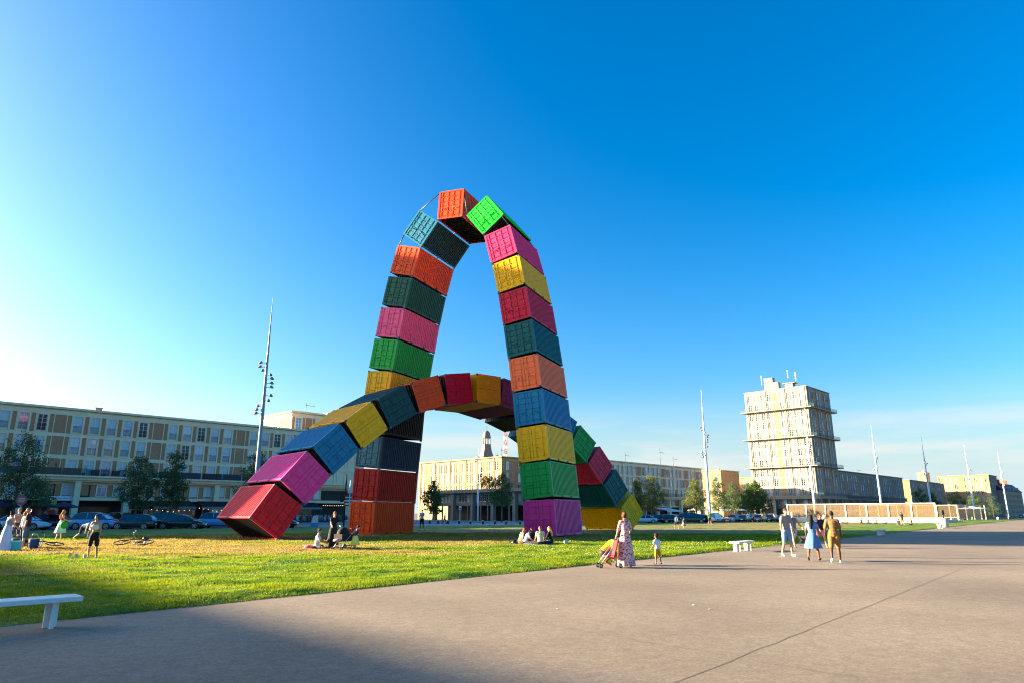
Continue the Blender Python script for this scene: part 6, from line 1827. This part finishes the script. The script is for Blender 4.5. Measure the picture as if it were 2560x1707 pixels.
# left group
person('man in a black t-shirt and denim shorts looking to the left', (-23.9, 34.5), -120, 1.9, 'tan', '#0c0c0f', 'short', '#3a5468', 'shorts', '#c8c8cc', '#8a7058', 'buzz', dict(head=10, lb=16, rb=18, la=4, ra=2, le=10, re=24), belly=.05)
person('woman in a grey strapless top and long white skirt with her back to us', (-23.5, 32.6), 20, 1.76, 'light', '#7c8ca0', 'strap', '#c8cce0', 'long', '#8a5a4a', '#3a1c18', 'bun', dict(lean=8, nod=10, la=24, le=30, ra=20, re=40), female=True)
person('blond person with one hand raised to the forehead at the left edge', (-28.6, 40.4), 120, 1.9, 'light', '#c88c70', 'strap', '#3a4458', 'shorts', '#d8d8da', '#b08050', 'short', dict(la=70, lb=50, le=110, ra=10, re=20), female=True)
person('girl in a white and blue t-shirt behind the woman in the white skirt', (-26.9, 38.6), 200, 1.75, 'tan', '#b8c4e4', 'short', '#22304a', 'shorts', '#d8d8da', '#4a2a1c', 'tail', dict(la=12, le=10), female=True)
person('girl in a white crop top and black shorts walking towards us', (-16.4, 27.6), 172, 1.6, 'tan', '#e4ded6', 'crop', '#0c0c10', 'shorts', '#e8e4e4', '#2a1a14', 'tail', dict(la=6, lb=14, le=15, ra=14, rb=12, re=75, rin=40, lh=-3, rh=8, rk=12), female=True)
person('woman with long ginger hair in a red top and white and green skirt', (-29.9, 46.4), 60, 1.86, 'light', '#d41c18', 'crop', '#dcdccc', 'skirt', None, '#c87828', 'long', dict(la=20, le=50, ra=24, re=60, lh=8, lk=4, rh=-6, rk=10), female=True)
tag(MB().lathe([(0, 0), (.21, .01), (.24, .03), (.21, .05), (0, .06)], 16, axis='y').build('beach_ball', mat('ball_green', '#1ea428', .5), loc=(-29.45, 46., .98), rz=.5), 'round bright green disc held by the woman with ginger hair', 'disc')
person('person in a pale blue shirt bending low to the grass behind the girl', (-28.9, 47.2), 95, 1.75, 'light', '#b8c8e4', 'short', '#20283c', 'shorts', '#d8d8da', '#1c1414', 'short', dict(lean=72, nod=20, lh=60, lk=70, rh=-12, rk=45, la=60, le=15, ra=55, re=10))
# middle distance
person('man in a pale shirt and dark shorts standing on a board beside the orange container', (-8.9, 69.), 178, 1.85, 'dark', '#a8b0c8', 'short', '#181a20', 'shorts', '#d8d8da', '#14100e', 'short', dict(la=20, le=70, ra=20, re=70), z=.14, **FAR)
tag(MB().box(-.4, .4, -.1, .1, .05, .075).box(-.3, -.24, -.1, .1, 0, .05).box(.24, .3, -.1, .1, 0, .05).build('skateboard', M_BIKE, loc=(-8.9, 69., .055)), 'dark skateboard under the man in the pale shirt', 'skateboard')
person('person in dark clothes walking on the forecourt before the colonnade', (-11.21, 116.3), 90, 1.76, 'tan', '#141824', 'long', '#14161e', 'trousers', '#1a1a1c', '#1c1412', 'short', WALK_A, **FAR)
person('boy in a dark blue top running on the far lawn', (18.42, 78.3), 30, 1.55, 'tan', '#2a5a78', 'short', '#1c2c4c', 'shorts', '#e0d8cc', '#2a1c16', 'short', dict(WALK_B, lean=14, rh=45, rk=50), **FAR)
person('girl in a dark top and pink skirt running beside the boy', (19.89, 81.), 40, 1.35, 'tan', '#2a2030', 'short', '#c88a78', 'mini', '#e0d8cc', '#2a1c16', 'tail', dict(WALK_A, lean=14, lh=40, lk=40), female=True, child=True, **FAR)
person('man in a bright green t-shirt and black shorts left of the light mast', (30.61, 108.), 185, 1.85, 'tan', '#10984a', 'short', '#101218', 'shorts', '#2a2a2c', '#6a4430', 'short', dict(lh=8, rh=-10, rk=12), **FAR)
person('man in a white shirt and dark trousers standing before the white car', (47.2, 139.), 10, 1.76, 'tan', '#e0e2e4', 'short', '#1a1c22', 'trousers', '#1a1a1c', '#2a1c16', 'short', **FAR)
person('person in a grey top just right of the man in the white shirt', (49.2, 142.), 190, 1.7, 'tan', '#b8b4b0', 'short', '#3a3c44', 'trousers', '#1a1a1c', '#2a1c16', 'short', **FAR)
person('man in dark blue top and khaki shorts standing over seated people at right', (56.1, 100.4), 0, 1.8, 'tan', '#2a2e44', 'short', '#a88048', 'shorts', '#3a2a20', '#2a1a14', 'short', dict(la=20, le=80, ra=20, re=80), **FAR)
person('person with dark hair sitting left of the standing man on the right lawn', (54.7, 98.9), 60, 1.7, 'tan', '#1c1a22', 'short', '#4a4048', 'trousers', '#2a2a2c', '#17110f', 'short', seat='cross', z=.05, **FAR)
person('person with ginger hair sitting right of the standing man on the right lawn', (58., 101.5), -60, 1.7, 'tan', '#8a5a38', 'short', '#2a2a34', 'trousers', '#2a2a2c', '#9a5428', 'long', seat='cross', z=.05, female=True, **FAR)
for i, (x, tp, hr, f_, lb) in enumerate(((55.4, '#e4e6ea', '#2a1a14', 90, 'person in white sitting before the white wall, leftmost of the row'), (56.6, '#8a7a70', '#3a2a20', -80, 'person in grey brown sitting second in the row before the white wall'),
        (58.9, '#2a1c20', '#17110f', 70, 'person in dark red sitting in the middle of the row before the white wall'), (60.2, '#d8d0c8', '#17110f', 180, 'person in cream with dark hair sitting in the row before the white wall'),
        (61.5, '#c07a5a', '#7a4a2a', -70, 'person with tanned back sitting near the blue cloth before the wall'), (63.2, '#3aa0c8', '#4a2a1c', -90, 'person in turquoise reclining at the right end of the row'))):
    person(lb, (x, 117.8 + .3 * (i % 2)), f_, 1.72, 'tan', tp, 'short', ['#2a3448', '#4a4a50', '#181a20'][i % 3], 'trousers', '#2a2a2c', hr, 'short', dict(lean=10 if i < 5 else -25), seat='cross', z=.05, group='people sitting in front of the long white wall', **FAR)
for i, (x, y, tp, f_, st_, lb) in enumerate(((105.5, 178, '#b8503c', 60, 1, 'person in orange sitting at the left of the far crowd'), (108.5, 177, '#e4e0d8', 180, 1, 'person in white sitting in the far crowd beside the orange one'),
        (110.8, 178, '#16161c', 90, 0, 'person in black standing in the far crowd with raised arm'), (112.6, 177.5, '#5a6a98', -90, 0, 'person in blue standing in the far crowd, back turned'), (115, 177, '#8a2c24', -60, 1, 'person in dark red sitting right of the two standing in the far crowd'),
        (118, 179, '#2a9a6a', 90, 1, 'person in green sitting in the far crowd'), (121, 178, '#d86a3a', -90, 1, 'person in bright orange lying right of the green one'), (126, 181, '#d8d8da', 60, 1, 'person in white sitting beside parked bicycles at the far screen'),
        (131, 184, '#c8b48a', -60, 1, 'person in beige sitting near the end of the right screen'), (98.5, 172, '#c8785a', 100, 1, 'person sitting alone at the corner post of the long screen'))):
    person(lb, (x, y), f_, 1.8, 'tan', tp, 'short', ['#2a3448', '#4a4a50', '#181a20'][i % 3], 'trousers', '#2a2a2c', ['#17110f', '#5a3a24'][i % 2], 'short', dict(lean=8, ra=140 if i == 2 else 10, re=20), seat='cross' if st_ else None, z=.05, group='crowd on the far right lawn', vox=.03, hands=False)
person('walker in pale clothes far away near the last light mast', (198.6, 280.1), 200, 1.9, 'tan', '#e0d8c8', 'short', '#d8b890', 'shorts', '#3a3a3c', '#4a3a2a', 'short', WALK_A, vox=.03, hands=False)
for i in range(3):
    person('distant walker at the right edge of the promenade, %s' % ('in white', 'in dark clothes', 'in beige')[i], (236 + i * 6, 318 + i * 5), 200, 1.85, 'tan', ('#e4e4e6', '#1c1a20', '#d8c8a8')[i], 'short', '#3a3a42', 'trousers', '#2a2a2c', '#3a2a20', 'short', WALK_B, vox=.03, hands=False, group='distant walkers')
# terrace guests under the awnings read as one mass
g = MB(); r = random.Random(5)
def guest(x, y, f_):
    c = r.choice(range(6)); 
    g.add(*uvs((x, y, .82), (.2, .15, .34), 8, 6), c, True); g.add(*uvs((x, y, 1.28), (.09, .1, .12), 8, 6), 6, True); g.add(*uvs((x + .2 * cos(f_), y + .2 * sin(f_), .5), (.24, .24, .1), 8, 5), c, True)
    g.tube([(x - .18, y, .95), (x + .2 * cos(f_) - .1, y + .25 * sin(f_), .75)], .05, 5, 6)
for s0, s1, t0, t1, n_ in ((58, 72, -114.5, -108, 46), (46, 56, -116, -112, 16), (175, 210, -113, -106, 60)):
    for _ in range(n_):
        q = st(r.uniform(s0, s1), r.uniform(t0, t1)); guest(q[0], q[1], r.uniform(0, 6))
tag(g.build('terrace_crowd', [cloth('guest%d' % i, c) for i, c in enumerate(('#3a4c78', '#20222a', '#a8b4c4', '#5a6a58', '#7c88a8', '#8a4038'))] + [M_SKIN['tan']], loc=(0, 0, .1)), kind='stuff')
g = MB()
for s0, s1, t0, t1, n_ in ((58, 72, -114, -108.5, 10), (175, 210, -113, -106, 14)):
    for _ in range(n_):
        q = st(r.uniform(s0, s1), r.uniform(t0, t1)); g.lathe([(0, .72), (.38, .72), (.38, .75), (0, .75)], 10, c=(q[0], q[1], 0), smooth=False); g.tube([(q[0], q[1], 0), (q[0], q[1], .72)], .035, 5)
tag(g.build('terrace_tables', M_BIKE, loc=(0, 0, .1)), kind='stuff')

# dog, pushchair, pram
def dog(p, rz, label):
    T = thing('dog', label, 'dog', (p[0], p[1], 0), rz); g = MB(); m = mat('black_fur', '#0b0a0c', .8, vary=.3, scale=20, bump=.4, bscale=40)
    limb(g, [(.22, 0, .46), (.02, 0, .44), (-.24, 0, .45)], [.12, .105, .09]); ell(g, (.2, 0, .42), (.12, .095, .14))
    limb(g, [(.28, 0, .52), (.40, 0, .64)], [.075, .06]); ell(g, (.45, 0, .68), (.085, .065, .065)); limb(g, [(.50, 0, .66), (.60, 0, .63)], [.042, .03])
    for s_ in (-1, 1):
        ell(g, (.41, s_ * .06, .68), (.03, .016, .055))
        q = .06 * s_
        limb(g, [(.23, s_ * .07, .42), (.22 + q, s_ * .07, .24), (.24 + q, s_ * .07, .03)], [.055, .034, .026]); ell(g, (.27 + q, s_ * .07, .025), (.045, .03, .025))
        limb(g, [(-.24, s_ * .075, .42), (-.17 - q, s_ * .075, .28), (-.30 - q, s_ * .075, .17), (-.28 - q, s_ * .075, .03)], [.075, .05, .028, .024]); ell(g, (-.25 - q, s_ * .075, .025), (.045, .03, .025))
    limb(g, [(-.32, 0, .48), (-.45, 0, .56), (-.52, 0, .66)], [.03, .024, .014])
    remesh('body', g, .016, m, T)
dog((16.0, 38.4), -.9, 'black dog walking on the promenade behind the man in the tank top')
def wheel(T, p, r, w, rz=0):
    o = MB().lathe([(r * .62, -w), (r, -w), (r, w), (r * .62, w), (r * .62, -w)], 16, axis='x').build('wheel', M_TYRE, T, loc=p, rz=rz)
    MB().lathe([(0, -w * .7), (r * .6, -w * .7), (r * .6, w * .7), (0, w * .7)], 12, axis='x').build('hub', mat('hub_pale', '#c8c0a8', .5), o)
T = thing('pushchair', 'red folding pushchair with thin metal frame, in front of the long dress', 'pushchair', (3.2, 23.15, 0), radians(98))
T.scale = (1, .78, 1)
R_ = mat('pushchair_red', '#c8101c', .7, bump=.4, bscale=12)
for s_ in (-1, 1):
    MB().tube([(s_ * .2, .46, .12), (s_ * .2, -.05, .62), (s_ * .2, -.42, 1.0), (s_ * .2, -.50, 1.02)], .013, 6).tube([(s_ * .2, -.38, .10), (s_ * .2, .02, .42), (s_ * .2, .18, .42)], .012, 6).tube([(s_ * .2, .10, .42), (s_ * .2, -.06, .60)], .01, 6).build('frame', M_CHROME, T)
    MB().tube([(s_ * .2, -.42, 1.0), (s_ * .2, -.53, 1.03)], .022, 6).build('grip', M_BIKE, T)
    for y in (.46, -.38):
        for q in (-.03, .03): wheel(T, (s_ * .2 + q, y, .075), .075, .014)
MB().add([(-.18, .16, .38), (.18, .16, .38), (.18, -.1, .32), (-.18, -.1, .32), (-.18, -.30, .86), (.18, -.30, .86), (-.18, .18, .34), (.18, .18, .34), (.18, -.14, .27), (-.18, -.14, .27), (-.18, -.34, .86), (.18, -.34, .86)],
         [(0, 1, 2, 3), (3, 2, 5, 4), (6, 9, 8, 7), (9, 10, 11, 8), (0, 3, 9, 6), (3, 4, 10, 9), (1, 7, 8, 2), (2, 8, 11, 5), (0, 6, 7, 1), (4, 5, 11, 10)]).build('seat', R_, T)
MB().tube([(-.2, .02, .42), (.2, .02, .42)], .01, 6).build('cross_bar', M_CHROME, T)
T = thing('pram', 'black pram with rounded hood and a pink blanket, pushed by the woman in black', 'pram', (-8.12, 33.75, 0), radians(150))
MB().lathe([(.27 * cos(a * pi / 16), .27 * sin(a * pi / 16) * 1.25) for a in range(9)], 14, c=(0, 0, .74)).build('hood', M_BLACKC, T).scale = (1, 1.25, 1)
MB().box(-.26, .26, -.36, .34, .42, .76).build('carrycot', M_BLACKC, T)
MB().lathe([(0, .0), (.24, 0), (.22, .08), (0, .12)], 10, c=(0, .32, .44)).build('blanket', mat('blanket_pink', '#d08890', .9, vary=.3), T)
for s_ in (-1, 1):
    MB().tube([(s_ * .26, .36, .1), (s_ * .26, 0, .5), (s_ * .26, -.62, 1.0)], .014, 6).build('frame', M_CHROME, T); MB().tube([(s_ * .26, -.40, .12), (s_ * .26, .1, .5)], .014, 6).build('frame', M_CHROME, T)
    for y, r_ in ((.38, .09), (-.42, .14)): wheel(T, (s_ * .28, y, r_), r_, .02)
MB().tube([(-.26, -.62, 1.0), (.26, -.62, 1.0)], .018, 6).build('handle', M_BIKE, T)
MB().box(-.22, .22, -.28, .28, .2, .24).build('basket', M_BIKE, T)

bpy.data.scenes.remove(SC2)
